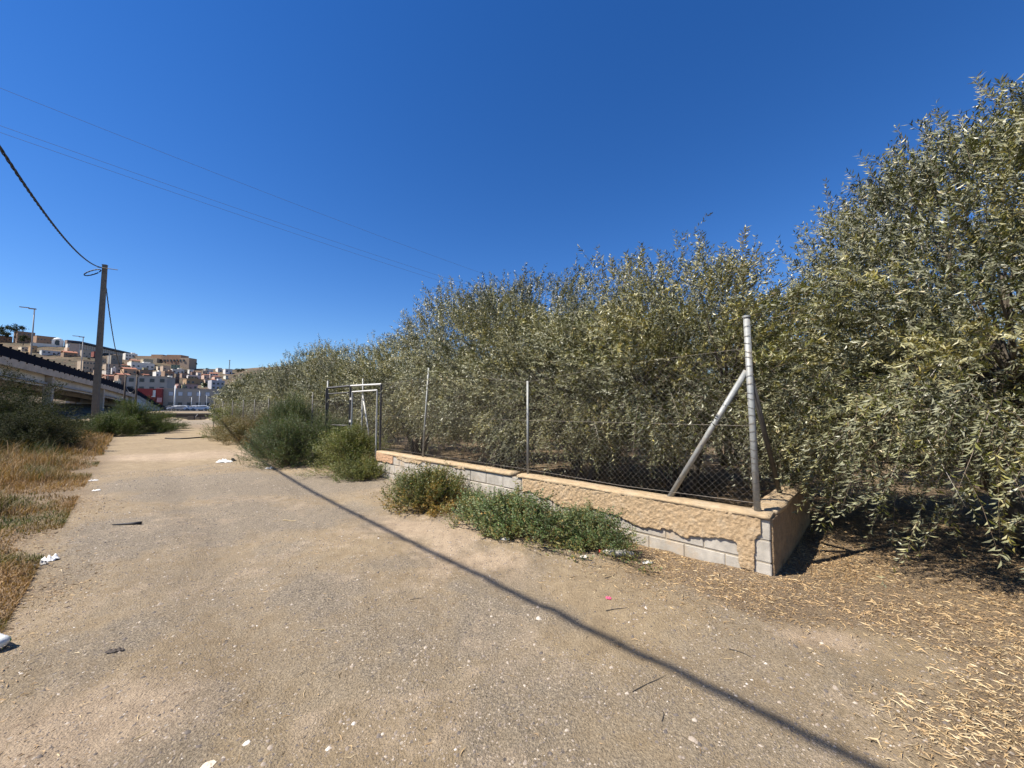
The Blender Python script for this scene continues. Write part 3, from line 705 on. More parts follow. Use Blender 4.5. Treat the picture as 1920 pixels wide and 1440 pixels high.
rr = 1.3+rng.random(N)*7; aa = np.radians(rng.uniform(-55, 55, N)); xx = rr*np.sin(aa); yy = rr*np.cos(aa)
kk = ((xx-WA[0])*WN[0]+(yy-WA[1])*WN[1]) < -.05
litter_mesh('scattered_straw', xx[kk], yy[kk], rng.uniform(.02, .11, kk.sum())*rng.uniform(.4, 1, kk.sum()), np.full(kk.sum(), .003)+.0003*rr[kk], rng.uniform(0, 1, kk.sum()))

# ------------------------------------------------------------------ the block wall
def jit_box(sx, sy, sz, j=.004, ch=.006):
    """a block with slightly eased front edges"""
    mb = MB(); hx, hy, hz = sx/2, sy/2, sz/2
    v = []
    for yv, inset in ((-hy, ch), (-hy+ch, 0), (hy, 0)):
        for ix, iz in ((-1, -1), (1, -1), (1, 1), (-1, 1)):
            v.append((ix*(hx-inset)+random.uniform(-j, j)*.5, yv+random.uniform(-j, j)*.3, iz*(hz-inset)+random.uniform(-j, j)*.5))
    f = [(0, 1, 2, 3)]
    for k in (0, 4):
        for a in range(4): b = (a+1) % 4; f.append((k+a, k+4+a, k+4+b, k+b))
    f.append((11, 10, 9, 8))
    return mb.add(v, f)
block_me = [jit_box(.39, .19, .19).build('block', M['block'], link=False) for _ in range(4)]
half_me = [jit_box(.19, .19, .19).build('block', M['block'], link=False) for _ in range(2)]
WANG = math.atan2(WD[1], WD[0])
def block_wall(name, p0, ang_, length, label, group, courses=(-.075, .135, .345), top=.535, seg_core=True, course_h=.2, front=1):
    """local x runs along the wall from its foot corner, local -y*front is the visible side"""
    w = empty(name, (p0[0], p0[1], 0), label, 'wall', group, ang_)
    MB().box((length/2, front*.1, .22), (length-.02, .17, .60)).build('wall_core', M['mortar'], w)
    for ci, z0 in enumerate(courses):
        hz = min(course_h, (top-z0))
        u = 0.0 if ci % 2 == 0 else -.2
        while u < length-.02:
            u0 = max(u, 0); u1 = min(u+.4, length); wd = u1-u0
            if wd > .06:
                me = random.choice(block_me) if wd > .25 else random.choice(half_me)
                o = link_me('block', me, w, ((u0+u1)/2, front*(.1+random.uniform(-.002, .003)), z0+hz/2))
                o.scale = ((wd-.01)/(.39 if wd > .25 else .19), 1 if front == 1 else -1, (hz-.008)/.19)
            u += .4
    return w
def cap_mesh(length, z0, z1, d0, d1, seed, ragged=.01, ends=.0):
    """mortar laid over the top: rounded edges, uneven"""
    rg = np.random.default_rng(seed); n = max(8, int(length/.05))
    prof = [(d0, z0), (d0-.002, z0+(z1-z0)*.6), (d0+.006, z1-.008), (d0+.022, z1), ((d0+d1)/2, z1+.006), (d1-.022, z1), (d1-.006, z1-.008), (d1+.002, z0+(z1-z0)*.6), (d1, z0)]
    u = np.linspace(-ends, length+ends, n); k = len(prof); V = []
    for i_, uu in enumerate(u):
        for a, (dy, z) in enumerate(prof):
            nz = (float(vnoise(uu, a*.13, .22, seed))-.5)
            V.append((uu, dy+nz*ragged*1.2, z+nz*ragged*(2.2 if a in (0, 8) else 1)))
    F = []
    for i_ in range(n-1):
        for a in range(k): b = (a+1) % k; F.append((i_*k+a, i_*k+b, (i_+1)*k+b, (i_+1)*k+a))
    F.append(tuple(range(k))[::-1]); F.append(tuple((n-1)*k+a for a in range(k)))
    return MB().add(V, F)
def plaster_mesh(u0, u1, z0, z1, low, seed, thick=.016, res=.009, bumpy=.009, y_sign=-1, name='render_coat', matl=None, parent=None):
    """rough hand-thrown coat on the wall face with a ragged broken lower edge low(u)"""
    nu, nz = int((u1-u0)/res)+1, int((z1-z0)/res)+1
    U, Zg = np.meshgrid(np.linspace(u0, u1, nu), np.linspace(z0, z1, nz), indexing='ij')
    lo = low(U)+(fbm(U, Zg, .14, seed, 4)-.5)*.085+(vnoise(U, Zg, .03, seed+3)-.5)*.022
    inside = Zg > lo
    edge = sstep(-.02, .012, Zg-lo)
    T = .002+thick*(.45+.55*edge)+(fbm(U, Zg, .022, seed+5, 2)-.5)*bumpy*2*edge+(vnoise(U, Zg, .018, seed+9)-.5)*.006
    V = np.stack([U, y_sign*T, Zg], -1).reshape(-1, 3); idx = np.arange(nu*nz).reshape(nu, nz)
    q = inside[:-1, :-1] & inside[1:, :-1] & inside[1:, 1:] & inside[:-1, 1:]
    F = np.stack([idx[:-1, :-1], idx[1:, :-1], idx[1:, 1:], idx[:-1, 1:]], -1)[q]
    # close the broken edge back to the blocks
    bv = len(V); V = np.vstack([V, V*np.array([1, 0, 1])+np.array([0, -y_sign*.004, 0])])
    ed = {}
    for f in F.tolist():
        for a in range(4):
            e = (f[a], f[(a+1) % 4]); ed[e] = ed.get(e, 0)+1
    side = [(b, a, a+bv, b+bv) for (a, b) in ed if (b, a) not in ed]
    F = np.vstack([F, np.array(side)])
    if y_sign > 0: F = F[:, ::-1]
    return mesh_np(name, V, F, matl or M['render'], parent, smooth=False)

wall = block_wall('block_wall', WA, WANG, 7.83, 'low grey block wall with peeling ochre render beside the track', None, front=-1)
# local frame: x along the wall away from the corner, local +y points to the track for this direction, orchard is -y
LOWS = [(0.0, .50), (.06, .5), (.075, .37), (.12, .33), (.14, .02), (.27, .0), (.29, .24), (.39, .298), (.53, .256), (.77, .212), (.99, .24), (1.34, .219), (1.6, .288), (2.38, .25), (2.75, .30), (2.96, .342), (3.15, .35)]
def low1(U): return np.interp(U, [a for a, b in LOWS], [b for a, b in LOWS])
plaster_mesh(.075, 3.16, .0, .56, low1, 5, y_sign=1, parent=wall)
cap_mesh(3.28, .538, .583, -.215, .019, 3, ragged=.014).build('mortar_cap', M['cap'], wall, smooth=True)
o = cap_mesh(4.42, .536, .59, -.215, .014, 4, ragged=.014).build('mortar_cap', M['cap'], wall, smooth=True); o.location.x = 3.40
plaster_mesh(7.05, 7.82, .36, .555, lambda U: .365+0*U, 8, thick=.012, y_sign=1, name='pink_patch', matl=M['pink_render'], parent=wall)
plaster_mesh(4.55, 6.9, .40, .55, lambda U: .50+.05*np.sin(U*2.7), 18, thick=.008, y_sign=1, name='thin_coat', matl=M['cap'], parent=wall)
# end wall, runs away from the corner under the big olive
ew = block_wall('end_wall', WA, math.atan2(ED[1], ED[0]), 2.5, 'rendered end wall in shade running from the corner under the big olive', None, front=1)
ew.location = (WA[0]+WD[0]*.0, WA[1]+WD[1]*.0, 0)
plaster_mesh(.03, 2.5, -.03, .54, lambda U: -.1+0*U, 15, thick=.014, y_sign=-1, bumpy=.005, parent=ew, matl=mat('shade_darkened_render', (.33, .225, .125), .95, .25, 12, bmp=1.0, bscale=100, bdist=.015, dirt=(.22, .16, .10)))  # same render as the long wall, darkened to put this side's shade into its colour
o = cap_mesh(2.28, .538, .581, -.019, .215, 9, ragged=.014).build('mortar_cap', M['cap'], ew, smooth=True); o.location.x = .24
# second stretch beyond the gate
fw = block_wall('far_block_wall', wallp(11.9)[:2], WANG, 8.4, 'far stretch of pale block wall ending in white among the dry bushes', None, front=-1, courses=(-.07, .14, .35), top=.6)
cap_mesh(8.4, .58, .64, -.215, .02, 13).build('mortar_cap', M['cap'], fw, smooth=True)

# ------------------------------------------------------------------ fence
fence = empty('chain_link_fence', tuple(wallp(0, 0, .1)), 'rusty chain link fence on grey pipe posts along the block wall', 'fence', None, WANG)
# local frame: x = along, y = -(orchard side)
def tube_o(name, pts, r, matl, parent, n=10):
    return MB().tube(pts, r, n).build(name, matl, parent, smooth=True)
corner = tube_o('post', [(.12, 0, .55), (.135, 0, 1.5), (.15, 0, 2.53)], .031, M['galv'], fence, 14)
MB().tube([(.15, 0, 2.525), (.15, 0, 2.545)], .038, 14).build('post_cap', M['galv'], corner)
for k in range(24):
    mb = MB()
    zz = .62+k*.082+random.uniform(-.012, .012); cx = .12+(zz-.55)*.0152
    mb.tube([(cx+math.cos(a)*.037, math.sin(a)*.037, zz+math.cos(a+k)*.013) for a in np.linspace(0, 2*PI, 9)], .0022, 3, caps=False)
    mb.build('tie_wire', M['wire'], corner)

tube_o('brace', [(1.0, -.03, .57), (.17, -.01, 1.98)], .029, M['galv'], fence, 12)
tube_o('brace', [(.12, -1.15, .57), (.15, -.05, 1.96)], .026, M['galv_dark'], fence, 12)
tube_o('post', [(3.15, 0, .55), (3.15, 0, 2.02)], .019, M['galv'], fence)
tube_o('post', [(6.04, 0, .55), (5.86, 0, 2.42)], .020, M['galv'], fence)
def link_mesh(name, u0, u1, z0, z1, sp, parent, w=.00095, bow=.03, seed=1, seg=7, matl=None):
    A, B = [], []
    H = z1-z0; zf = lambda t_: z0+H*t_
    for sgn in (1, -1):
        u = u0-H*1.0 if sgn > 0 else u0
        end = u1 if sgn > 0 else u1+H
        while u < end:
            P_ = []
            for t_ in np.linspace(0, 1, seg+1): P_.append((u+sgn*H*t_, zf(t_)))
            for (a, za), (b, zb) in zip(P_[:-1], P_[1:]):
                if max(a, b) < u0 or min(a, b) > u1: continue
                def cl(a, za, b, zb):
                    if a == b: return a, za
                    for lim in (u0, u1):
                        if (a-lim)*(b-lim) < 0 and ((lim == u0 and a < u0) or (lim == u1 and a > u1)):
                            k_ = (lim-a)/(b-a); return lim, za+(zb-za)*k_
                    return a, za
                a2, za2 = cl(a, za, b, zb); b2, zb2 = cl(b, zb, a, za)
                A.append((a2, sgn*w*.9, za2)); B.append((b2, sgn*w*.9, zb2))
            u += sp
    A = np.array(A); B = np.array(B)
    def warp(P):
        f = np.sin((P[:, 0]-u0)/(u1-u0)*PI)*np.sin((P[:, 2]-z0)/H*PI)
        P[:, 1] += bow*f*(.5+vnoise(P[:, 0], P[:, 2], .7, seed)); P[:, 2] -= .04*np.sin((P[:, 0]-u0)/(u1-u0)*PI)*(P[:, 2]-z0)/H; return P
    A, B = warp(A), warp(B)
    d = nrm(B-A); u_ = nrm(np.cross(d, np.array([0, 1.0, 0]))); v_ = np.cross(d, u_); n = len(A); ring = []
    for k in range(3):
        a = 2*PI*k/3; ring.append((u_*math.cos(a)+v_*math.sin(a))*w)
    V = np.stack([A+ring[0], A+ring[1], A+ring[2], B+ring[0], B+ring[1], B+ring[2]], 1).reshape(-1, 3)
    b = np.arange(n)[:, None]*6
    F = np.concatenate([b+np.array([[0, 1, 4, 3]]), b+np.array([[1, 2, 5, 4]]), b+np.array([[2, 0, 3, 5]])], 1).reshape(-1, 4)
    o = mesh_np(name, V, F, matl or M['wire'], parent); o['kind'] = 'stuff'; return o
for k, (a, b) in enumerate(((.13, 3.15), (3.15, 5.98), (5.98, 7.85))):
    link_mesh('wire_mesh', a, b, .62, 2.2, .072, fence, seed=k+1, bow=.05 if k else -.04)
def wire(name, pts, parent, r=.0022, matl=None): return MB().tube(pts, r, 4).build(name, matl or M['wire'], parent)
wire('straining_wire', [(.14, .004, 2.21), (1.6, .01, 2.15), (3.15, .004, 2.0), (4.5, 0, 2.16), (5.88, .0, 2.2), (7.85, 0, 2.18)], fence)
wire('straining_wire', [(.14, .006, 1.42), (3.15, .006, 1.41), (5.95, .006, 1.42), (7.85, .006, 1.41)], fence)
wire('straining_wire', [(.14, .006, .66), (1.6, .0, .63), (3.15, .006, .66), (5.95, .006, .66), (7.85, .006, .66)], fence)

# gate
gate = empty('mesh_gate', tuple(wallp(7.9, 0, .1)), 'steel framed mesh gate standing between the bushes beyond the wall', 'gate', None, WANG)
def lp(s_, z, y_=0): return (s_-7.9, y_, z)
def bar(name, a, b, w_, matl, parent): return MB().tube([a, b], w_, 4).build(name, matl, parent)
bar('gate_post', lp(11.2, -.1), lp(11.25, 2.2), .04, M['galv_dark'], gate)
bar('gate_post', lp(9.58, -.1), lp(9.58, 2.2), .036, M['galv_dark'], gate)
bar('gate_post', lp(7.86, -.1), lp(7.86, 2.16), .03, M['galv_dark'], gate)
bar('gate_rail', lp(7.86, 2.17), lp(9.58, 2.2), .026, M['galv_light'], gate)
bar('gate_rail', lp(9.62, 2.2), lp(11.2, 2.2), .03, M['galv_dark'], gate)
leaf1 = MB().tube([lp(8.02, 2.03, .02), lp(9.42, 2.03, .02)], .022, 4).build('gate_leaf', M['galv_light'], gate)
leaf1['label'] = 'pale zinc gate leaf'
bar('leaf_stile', lp(8.02, .2, .02), lp(8.02, 2.03, .02), .022, M['galv_light'], leaf1)
bar('leaf_stile', lp(9.42, .2, .02), lp(9.42, 2.03, .02), .024, M['galv_light'], leaf1)
bar('leaf_rail', lp(8.02, .2, .02), lp(9.42, .2, .02), .022, M['galv_light'], leaf1)
for zz in (.5, 1.25, 1.85):
    MB().box(lp(9.5, zz), (.12, .05, .06)).build('hinge', M['galv_light'], leaf1)
MB().box(lp(9.52, .95, .03), (.14, .07, .16)).build('lock_box', M['galv_light'], leaf1)
lm_ = link_mesh('leaf_mesh', 8.02-7.9, 9.42-7.9, .22, 2.0, .07, leaf1, seed=9, bow=.0, seg=4)
leaf2 = MB().tube([lp(9.7, 2.02), lp(11.1, 2.02)], .022, 4).build('gate_leaf', M['galv_dark'], gate)
leaf2['label'] = 'dark gate leaf with an open lower half'
bar('leaf_stile', lp(11.1, .15), lp(11.1, 2.02), .022, M['galv_dark'], leaf2)
bar('leaf_rail', lp(9.7, 1.12), lp(11.1, 1.10), .024, M['galv_dark'], leaf2)
link_mesh('leaf_mesh', 9.7-7.9, 11.1-7.9, 1.1, 2.0, .07, leaf2, seed=10, bow=.0, seg=4)
# pipe posts inside the gate
for (px, yt, yb, off_, rr_, lb) in ((680, 710, 800, .5, .026, 'grey pipe post standing behind the pale gate leaf'), (614, 714, 832, .45, .026, 'grey pipe post standing behind the dark gate leaf')):
    u_ = (px-960)/FPX; o2 = WA+WN*(.1+off_); s0 = (o2[0]-u_*o2[1])/(u_*WD[1]-WD[0]); q = o2+WD*s0
    zt = CAMZ+(765-yt)/FPX*q[1]
    pt = empty('pipe_post', (q[0], q[1], 0), lb, 'post')
    tube_o('post_pipe', [(0, 0, -.1), (0, 0, zt)], rr_, M['galv'], pt)
    if px == 680: tube_o('strut', [(0, 0, zt-.45), (.35, -.05, .2)], .024, M['galv_light'], pt)
    else: MB().box((.1, -.1, .28), (.5, .35, .16)).build('footing', M['block'], pt)
# far fence
ff = empty('far_chain_link_fence', tuple(wallp(11.9, 0, .1)), 'far chain link fence with thin posts behind the bushes', 'fence', None, WANG)
for s_, zt in ((15.3, 1.9), (17.4, 2.0), (19.65, 2.0), (21.8, 2.0), (24.2, 2.0), (26.8, 2.0), (29.5, 2.0), (12.4, 2.1)):
    tube_o('post', [(s_-11.9, 0, -.1), (s_-11.9, 0, zt)], .019, M['galv_dark'], ff, 8)
link_mesh('wire_mesh', 0, 18, .6, 1.85, .11, ff, w=.0016, seed=4, seg=4)
wire('straining_wire', [(0, .01, 1.86), (9, .01, 1.84), (18, .01, 1.86)], ff)

# ------------------------------------------------------------------ concrete pole and its cables
P0 = Vector((-28.38, 26.0, 11.29))
zb = float(height(P0.x, P0.y))
pole = empty('utility_pole', (P0.x+.1, P0.y+.15, zb), 'tapering concrete pole rising from the green bushes left of the track', 'pole', None, .35)
hgt = 11.47-zb
mb = MB(); mb.box((0, 0, hgt/2-.2), (.32, .26, hgt+.4), 0, .68); mb.build('shaft', M['pole'], pole)
MB().box((0, 0, hgt+.03), (.25, .20, .06)).build('pole_cap', M['pole'], pole)
MB().tube([(-.3, -.16, hgt-.2), (.75, -.1, hgt-.24)], .025, 6).build('cable_bracket', M['galv_dark'], pole)
def twisted(path, r, turns, n=4, strands=3):
    mb = MB()
    for s_ in range(strands):
        pts = []
        for i_, p in enumerate(path):
            a = turns*2*PI*i_/(len(path)-1)+2*PI*s_/strands
            pts.append((p[0]+math.cos(a)*r*.7, p[1]+math.cos(a)*r*.5, p[2]+math.sin(a)*r*.8))
        mb.tube(pts, r*.62, 5)
    return mb
ph = R(-46.5); dc = Vector((math.cos(ph), math.sin(ph), 0))
path = []
for t_ in np.linspace(0, 62.8, 320):
    path.append((P0.x+dc.x*t_, P0.y+dc.y*t_, P0.z-.2512*t_+.0040*t_*t_))
cable = twisted(path, .026, 48).build('overhead_cable', M['black'])
tag(cable, 'thick twisted black cable running from the concrete pole out of frame at the left', 'cable')
# a second pole behind the camera carries the other end
p2 = path[-1]
pole2 = empty('utility_pole', (p2[0], p2[1], 0), 'tapering concrete pole behind the viewer that carries the other cable end', 'pole', None, .35)
MB().box((0, 0, p2[2]/2+.1), (.44, .34, p2[2]+.4), 0, .66).build('shaft', M['pole'], pole2)
loop = []
for a in np.linspace(-.6, 1.75*PI, 26):
    loop.append((-.52+math.cos(a)*.42, -.2, hgt-.62+math.sin(a)*.15+.2*math.cos(a)))
twisted(loop, .03, 5).build('cable_loop', M['black'], pole)
# wire poles near the bridge end
def wirepole(px, yt, Y, label, r0=.11, lamp=None):
    q = at(px, yt, Y); o = empty('wooden_pole', (q[0], q[1], float(height(q[0], q[1]))), label, 'pole', 'dark wooden poles beside the bridge end')
    hh = q[2]-float(height(q[0], q[1]))
    MB().tube([(0, 0, -.2), (0, 0, hh)], [r0*1.15, r0*.85], 8).build('shaft', M['wood'], o, smooth=True)
    MB().box((0, 0, hh-.25), (.9, .08, .1), -.5).build('cross_piece', M['wood'], o)
    return q
qa = wirepole(236, 702, 50, 'dark wooden pole, left one of the pair before the abutment')
qb = wirepole(257.5, 702, 50, 'dark wooden pole, right one of the pair before the abutment')
def hang(a, b, sag, n=40): return [tuple(Vector(a).lerp(Vector(b), t_)-Vector((0, 0, sag*4*t_*(1-t_)))) for t_ in np.linspace(0, 1, n)]
c2 = twisted(hang((P0.x+.25, P0.y+.1, P0.z-.9), tuple(qa), 1.7, 120), .026, 20).build('overhead_cable', M['black'])
tag(c2, 'black cable dropping from the concrete pole to the wooden poles', 'cable')
c3 = MB().tube(hang(qa+np.array([0, 0, -.05]), qb+np.array([0, 0, -.05]), .12), .02, 4).build('overhead_cable', M['black'])
tag(c3, 'thin wire joining the tops of the two wooden poles', 'cable')
for dx, a_, b_ in ((0, qa-np.array([0, 0, 1.2]), qb-np.array([0, 0, 1.4])),):
    c4 = MB().tube(hang(a_, b_, 1.1), .03, 4).build('overhead_cable', M['lampgrey'])
    tag(c4, 'slack grey cable hanging low between the two wooden poles', 'cable')

# three high thin power lines crossing the sky
lines = [((-60, 25), (60, 150), (3.9e-4, -.07213, 33.675), 'topmost thin power line crossing the sky'),
         ((-60, 25), (60, 150), (3.8e-4, -.06717, 29.885), 'thin power line, upper one of the close lower pair'),
         ((-60, 25), (60, 150), (3.9e-4, -.07339, 29.309), 'thin power line, lower one of the close lower pair')]
for (A, B, (a, b, c), lb) in lines:
    A = np.array(A, float); B = np.array(B, float); d = (B-A)/np.linalg.norm(B-A); pts = []
    for t_ in np.linspace(-25, 205, 90): pts.append((A[0]+d[0]*t_, A[1]+d[1]*t_, a*t_*t_+b*t_+c))
    tag(MB().tube(pts, .016, 4).build('power_line', M['galv_dark']), lb, 'power line', 'power lines across the sky')

# ------------------------------------------------------------------ the overpass
bridge = empty('overpass', (0, 0, 0), 'concrete overpass with a dark blue parapet sloping down to the town road', 'bridge')
BA = np.array([-47.9, 36.0]); BB = np.array([-116.5, 130.0]); BD = (BB-BA)/np.linalg.norm(BB-BA); BL = np.linalg.norm(BB-BA)
BN = np.array([BD[1], -BD[0]])*-1          # away from the camera side
if BN @ BA < 0: BN = -BN
def bz(Y): return np.interp(Y, [0, 20, 36, 48.5, 57.4, 70.3, 79, 90, 101, 110, 130], [7.9, 7.75, 7.44, 7.1, 6.85, 6.4, 6.0, 5.5, 4.3, 3.3, 1.75])
sv = np.linspace(-38, BL, 90)
def bpt(s_, off, dz):
    q = BA+BD*s_+BN*off; return (q[0], q[1], float(bz((BA+BD*s_)[1]))+dz)
def ribbon_solid(name, o0, o1, z0, z1, matl, parent, s0=-38, s1=None, n=90, floor=False):
    """a long box following the deck curve"""
    s1 = BL if s1 is None else s1; V = []; F = []
    for i_, s_ in enumerate(np.linspace(s0, s1, n)):
        lo = (lambda off: (*bpt(s_, off, 0)[:2], 0.3)) if floor else (lambda off: bpt(s_, off, z0))
        V += [lo(o0), bpt(s_, o0, z1), bpt(s_, o1, z1), lo(o1)]
    for i_ in range(n-1):
        for a in range(4): b = (a+1) % 4; F.append((i_*4+a, i_*4+b, i_*4+4+b, i_*4+4+a))
    F += [(3, 2, 1, 0), (4*n-4, 4*n-3, 4*n-2, 4*n-1)]
    return MB().add(V, F).build(name, matl, parent)
ribbon_solid('deck', .12, 10.5, -1.55, -1.12, M['concrete'], bridge)
ribbon_solid('fascia', -.02, .14, -1.75, -.98, M['concrete'], bridge)
ribbon_solid('parapet', .02, .12, -1.0, -.02, M['navy'], bridge)
ribbon_solid('far_parapet', 10.4, 10.52, -1.12, -.1, M['navy'], bridge)
ribbon_solid('girder', .75, 1.1, -2.95, -1.56, M['concrete_l'], bridge, s1=62)
ribbon_solid('girder', 4.2, 4.6, -2.95, -1.56, M['concrete_l'], bridge, s1=62)
ribbon_solid('girder', 8.2, 8.6, -2.95, -1.56, M['concrete_l'], bridge, s1=62)
ribbon_solid('drain_pipe', .45, .65, -2.72, -2.52, M['lampgrey'], bridge, s1=62, n=40)
stub = MB().box((0, 0, 0), (.1, .16, .16)).build('parapet_stud', M['navy'], link=False)
for s_ in np.arange(-14, BL-3, 1.9):
    for dz in (.03, -1.03):
        o = link_me('parapet_stud', stub, bridge, bpt(s_, -.02, dz)); o.rotation_euler = (0, 0, math.atan2(BD[1], BD[0]))
for s_ in (-12, 13.5, 37, 61):
    q = BA+BD*s_; zt = float(bz(q[1]))-1.6
    for off in (.5, 9):
        p = q+BN*off; MB().box((p[0], p[1], (zt+.2)/2), (.75, .75, zt-.2+1.0), math.atan2(BD[1], BD[0])).build('pier', M['concrete'], bridge)
ribbon_solid('abutment', .03, 10.4, 0, -1.0, M['concrete_l'], bridge, s0=62.3, floor=True)
# faded graffiti strokes on the abutment: flat paint 4 mm proud
m, nt, bs, out = nt_new('graffiti_paint')
f = noise(nt, .8, 6, .7, obj=False)
nt.links.new(ramp(nt, f, [(.35, (.22, .25, .33)), (.5, (.40, .40, .42)), (.65, (.19, .22, .36)), (.8, (.45, .33, .33))]), bs.inputs['Base Color'])
rg = random.Random(3); mb = MB()
for k in range(26):
    s0 = 63.5+rg.random()*34; zt = float(bz((BA+BD*s0)[1]))-1.2
    if zt < 1.6: continue
    z1 = rg.uniform(1.0, min(3.2, zt)); pts = []
    for i_ in range(7):
        pts.append((s0+math.sin(i_*1.3+k)*.7+i_*.18, z1-.9*math.sin(i_*.9+k*2)*.6-.2))
    for (a, za), (b, zb_) in zip(pts[:-1], pts[1:]):
        a0, b0 = BA+BD*a+BN*.022, BA+BD*b+BN*.022; w_ = .13
        mb.add([(a0[0], a0[1], za-w_), (b0[0], b0[1], zb_-w_), (b0[0], b0[1], zb_+w_), (a0[0], a0[1], za+w_)], [(0, 1, 2, 3)])
mb.build('graffiti', m, bridge)
# earth bank under the bridge
mb = MB(); V = []; F = []
for i_, s_ in enumerate(np.linspace(-25, 62, 50)):
    for j_, (off, z) in enumerate(((-3.5, .35), (1.5, 1.2), (6, 2.1), (14, 2.0), (22, .3))):
        q = BA+BD*s_+BN*off; V.append((q[0], q[1], z*(1 if s_ < 50 else 1)+float(vnoise(q[0], q[1], 3, 4))*.5*(0 < j_ < 4)))
for i_ in range(49):
    for j_ in range(4): a = i_*5+j_; F.append((a, a+1, a+6, a+5))
tag(mb.add(V, F).build('earth_bank', M['hill'], smooth=True), kind='structure')
# lamps on the bridge
for (px, yt, lb) in ((52, 577, 'street lamp on the overpass, nearest and tallest in view'), (148.5, 631, 'street lamp on the overpass, middle one left of the concrete pole'), (200, 661, 'street lamp on the overpass just right of the concrete pole')):
    s_ = None
    u_ = (px-960)/FPX; o2 = BA+BN*.5; s_ = (o2[0]-u_*o2[1])/(u_*BD[1]-BD[0]); q = o2+BD*s_
    z0 = float(bz((BA+BD*s_)[1]))-1.1; zt = CAMZ+(765-yt)/FPX*q[1]
    L_ = empty('street_lamp', (q[0], q[1], z0), lb, 'street lamp', 'street lamps on the overpass', math.atan2(BN[1], BN[0]))
    MB().tube([(0, 0, 0), (0, 0, zt-z0)], [.075, .05], 8).build('lamp_post', M['lampgrey'], L_, smooth=True)
    MB().box((.15, 0, zt-z0+.0), (.55, .14, .12)).build('lamp_bracket', M['lampgrey'], L_)
    MB().box((.72, 0, zt-z0+.07), (.7, .22, .07)).build('lamp_head', M['lampgrey'], L_)

# ------------------------------------------------------------------ town
win_me = MB().box((0, 0, 0), (1, 1, 1)).build('window', M['glass'], link=False)
frame_me = MB().box((0, 0, 0), (1, 1, 1)).build('window_frame', M['lampgrey'], link=False)
shut_me = MB().box((0, 0, 0), (1, 1, 1)).build('shutter', mat('white_shutter', (.6, .6, .62), .7, .05, 2), link=False)
door_me = MB().box((0, 0, 0), (1, 1, 1)).build('door', mat('brown_door', (.09, .06, .045), .7, .2, 2), link=False)
TILE = mat('clay_roof_tiles', (.33, .14, .085), .9, .25, 1.2)
HOUSES = []
def house(px0, px1, yt, yb, col, label, win=(0, 0), roof='flat', yaw=14, deep=9, cat='house', group='houses of the hillside town', Yo=None, name='house', extra=None, shut=False):
    HOUSES.append((label, (px0+px1)/2, yb))
    pc = (px0+px1)/2; Y = Yo if Yo else float(hillY(pc, yb)); X = (pc-960)/FPX*Y
    dist = math.hypot(X, Y); wd = (px1-px0)/FPX*Y
    view = math.atan2(Y, X)                       # direction away from the camera
    wd = wd*math.sin(view) if False else wd*abs(Y)/dist*1.0
    z0 = CAMZ+(765-yb)/FPX*Y; z1 = CAMZ+(765-yt)/FPX*Y; ht = z1-z0
    ya = R(yaw); W_ = max(1.5, (wd-deep*math.sin(ya))/math.cos(ya)) if wd > deep*math.sin(ya)*1.6 else wd*.75
    dp = deep if wd > deep*math.sin(ya)*1.6 else wd*.6
    h = empty(name, (X, Y, z0), label, cat, group, view-PI/2+ya)   # local -y faces the viewer, local x to the right
    wm = wall_mat(col)
    MB().box((0, dp/2, ht/2-2), (W_, dp, ht+4)).build('walls', wm, h)
    if roof == 'flat':
        MB().box((0, dp/2, ht+.12), (W_+.3, dp+.3, .28)).build('roof', wall_mat(tuple(c*.92 for c in col)), h)
    elif roof == 'terrace':
        rf = MB().box((0, dp/2, ht+.08), (W_+.06, dp+.06, .16)).build('roof', wm, h)
        mb = MB(); hh = .9
        mb.box((0, .1, ht+hh/2+.16), (W_, .2, hh)); mb.box((0, dp-.1, ht+hh/2+.16), (W_, .2, hh)); mb.box((-W_/2+.1, dp/2, ht+hh/2+.16), (.2, dp-.42, hh)); mb.box((W_/2-.1, dp/2, ht+hh/2+.16), (.2, dp-.42, hh))
        mb.build('roof_parapet', wm, h)
        MB().box((W_*.22, dp*.5, ht+1.3), (W_*.3, dp*.4, 2.3)).build('stair_head', wm, h)
    elif roof in ('tile', 'blue'):
        rm = TILE if roof == 'tile' else extra
        rise = min(2.2, W_*.2); e = .35
        mb = MB(); a, b = -W_/2-e, W_/2+e
        mb.add([(a, -e, ht), (b, -e, ht), (b, dp/2, ht+rise), (a, dp/2, ht+rise), (a, dp+e, ht), (b, dp+e, ht), (a, -e, ht+.2), (b, -e, ht+.2), (b, dp/2, ht+rise+.2), (a, dp/2, ht+rise+.2), (a, dp+e, ht+.2), (b, dp+e, ht+.2)],
               [(6, 7, 8, 9), (9, 8, 11, 10), (0, 1, 7, 6), (10, 11, 5, 4), (0, 6, 9, 10, 4, 3), (1, 2, 5, 11, 8, 7), (3, 2, 1, 0), (4, 5, 2, 3)])
        mb.build('roof', rm, h)
        if W_ > 7 and roof == 'tile': MB().box((W_*.25, dp*.45, ht+rise*.8+.5), (.7, .7, 1.4)).build('chimney', wm, h)
    nx_, nz_ = win
    for a in range(nx_):
        for b in range(nz_):
            wx = (a+.5)/nx_*W_-W_/2; stz = ht/nz_; wz = stz*(b+.55)
            ww = min(1.3, W_/nx_*.45); wh = min(1.35, stz*.42)
            if b == 0 and a == nx_//2 and ht > 3.2 and not shut:
                o = link_me('door', door_me, h, (wx, -.0, min(1.05, stz*.4))); o.scale = (min(1.1, ww), .08, min(2.1, stz*.75)); continue
            fr = link_me('window_frame', frame_me, h, (wx, 0, wz)); fr.scale = (ww+.22, .10, wh+.22)
            o = link_me('window', shut_me if (shut and b > 0) else win_me, h, (wx, -.02, wz)); o.scale = (ww, .12, wh)
    return h
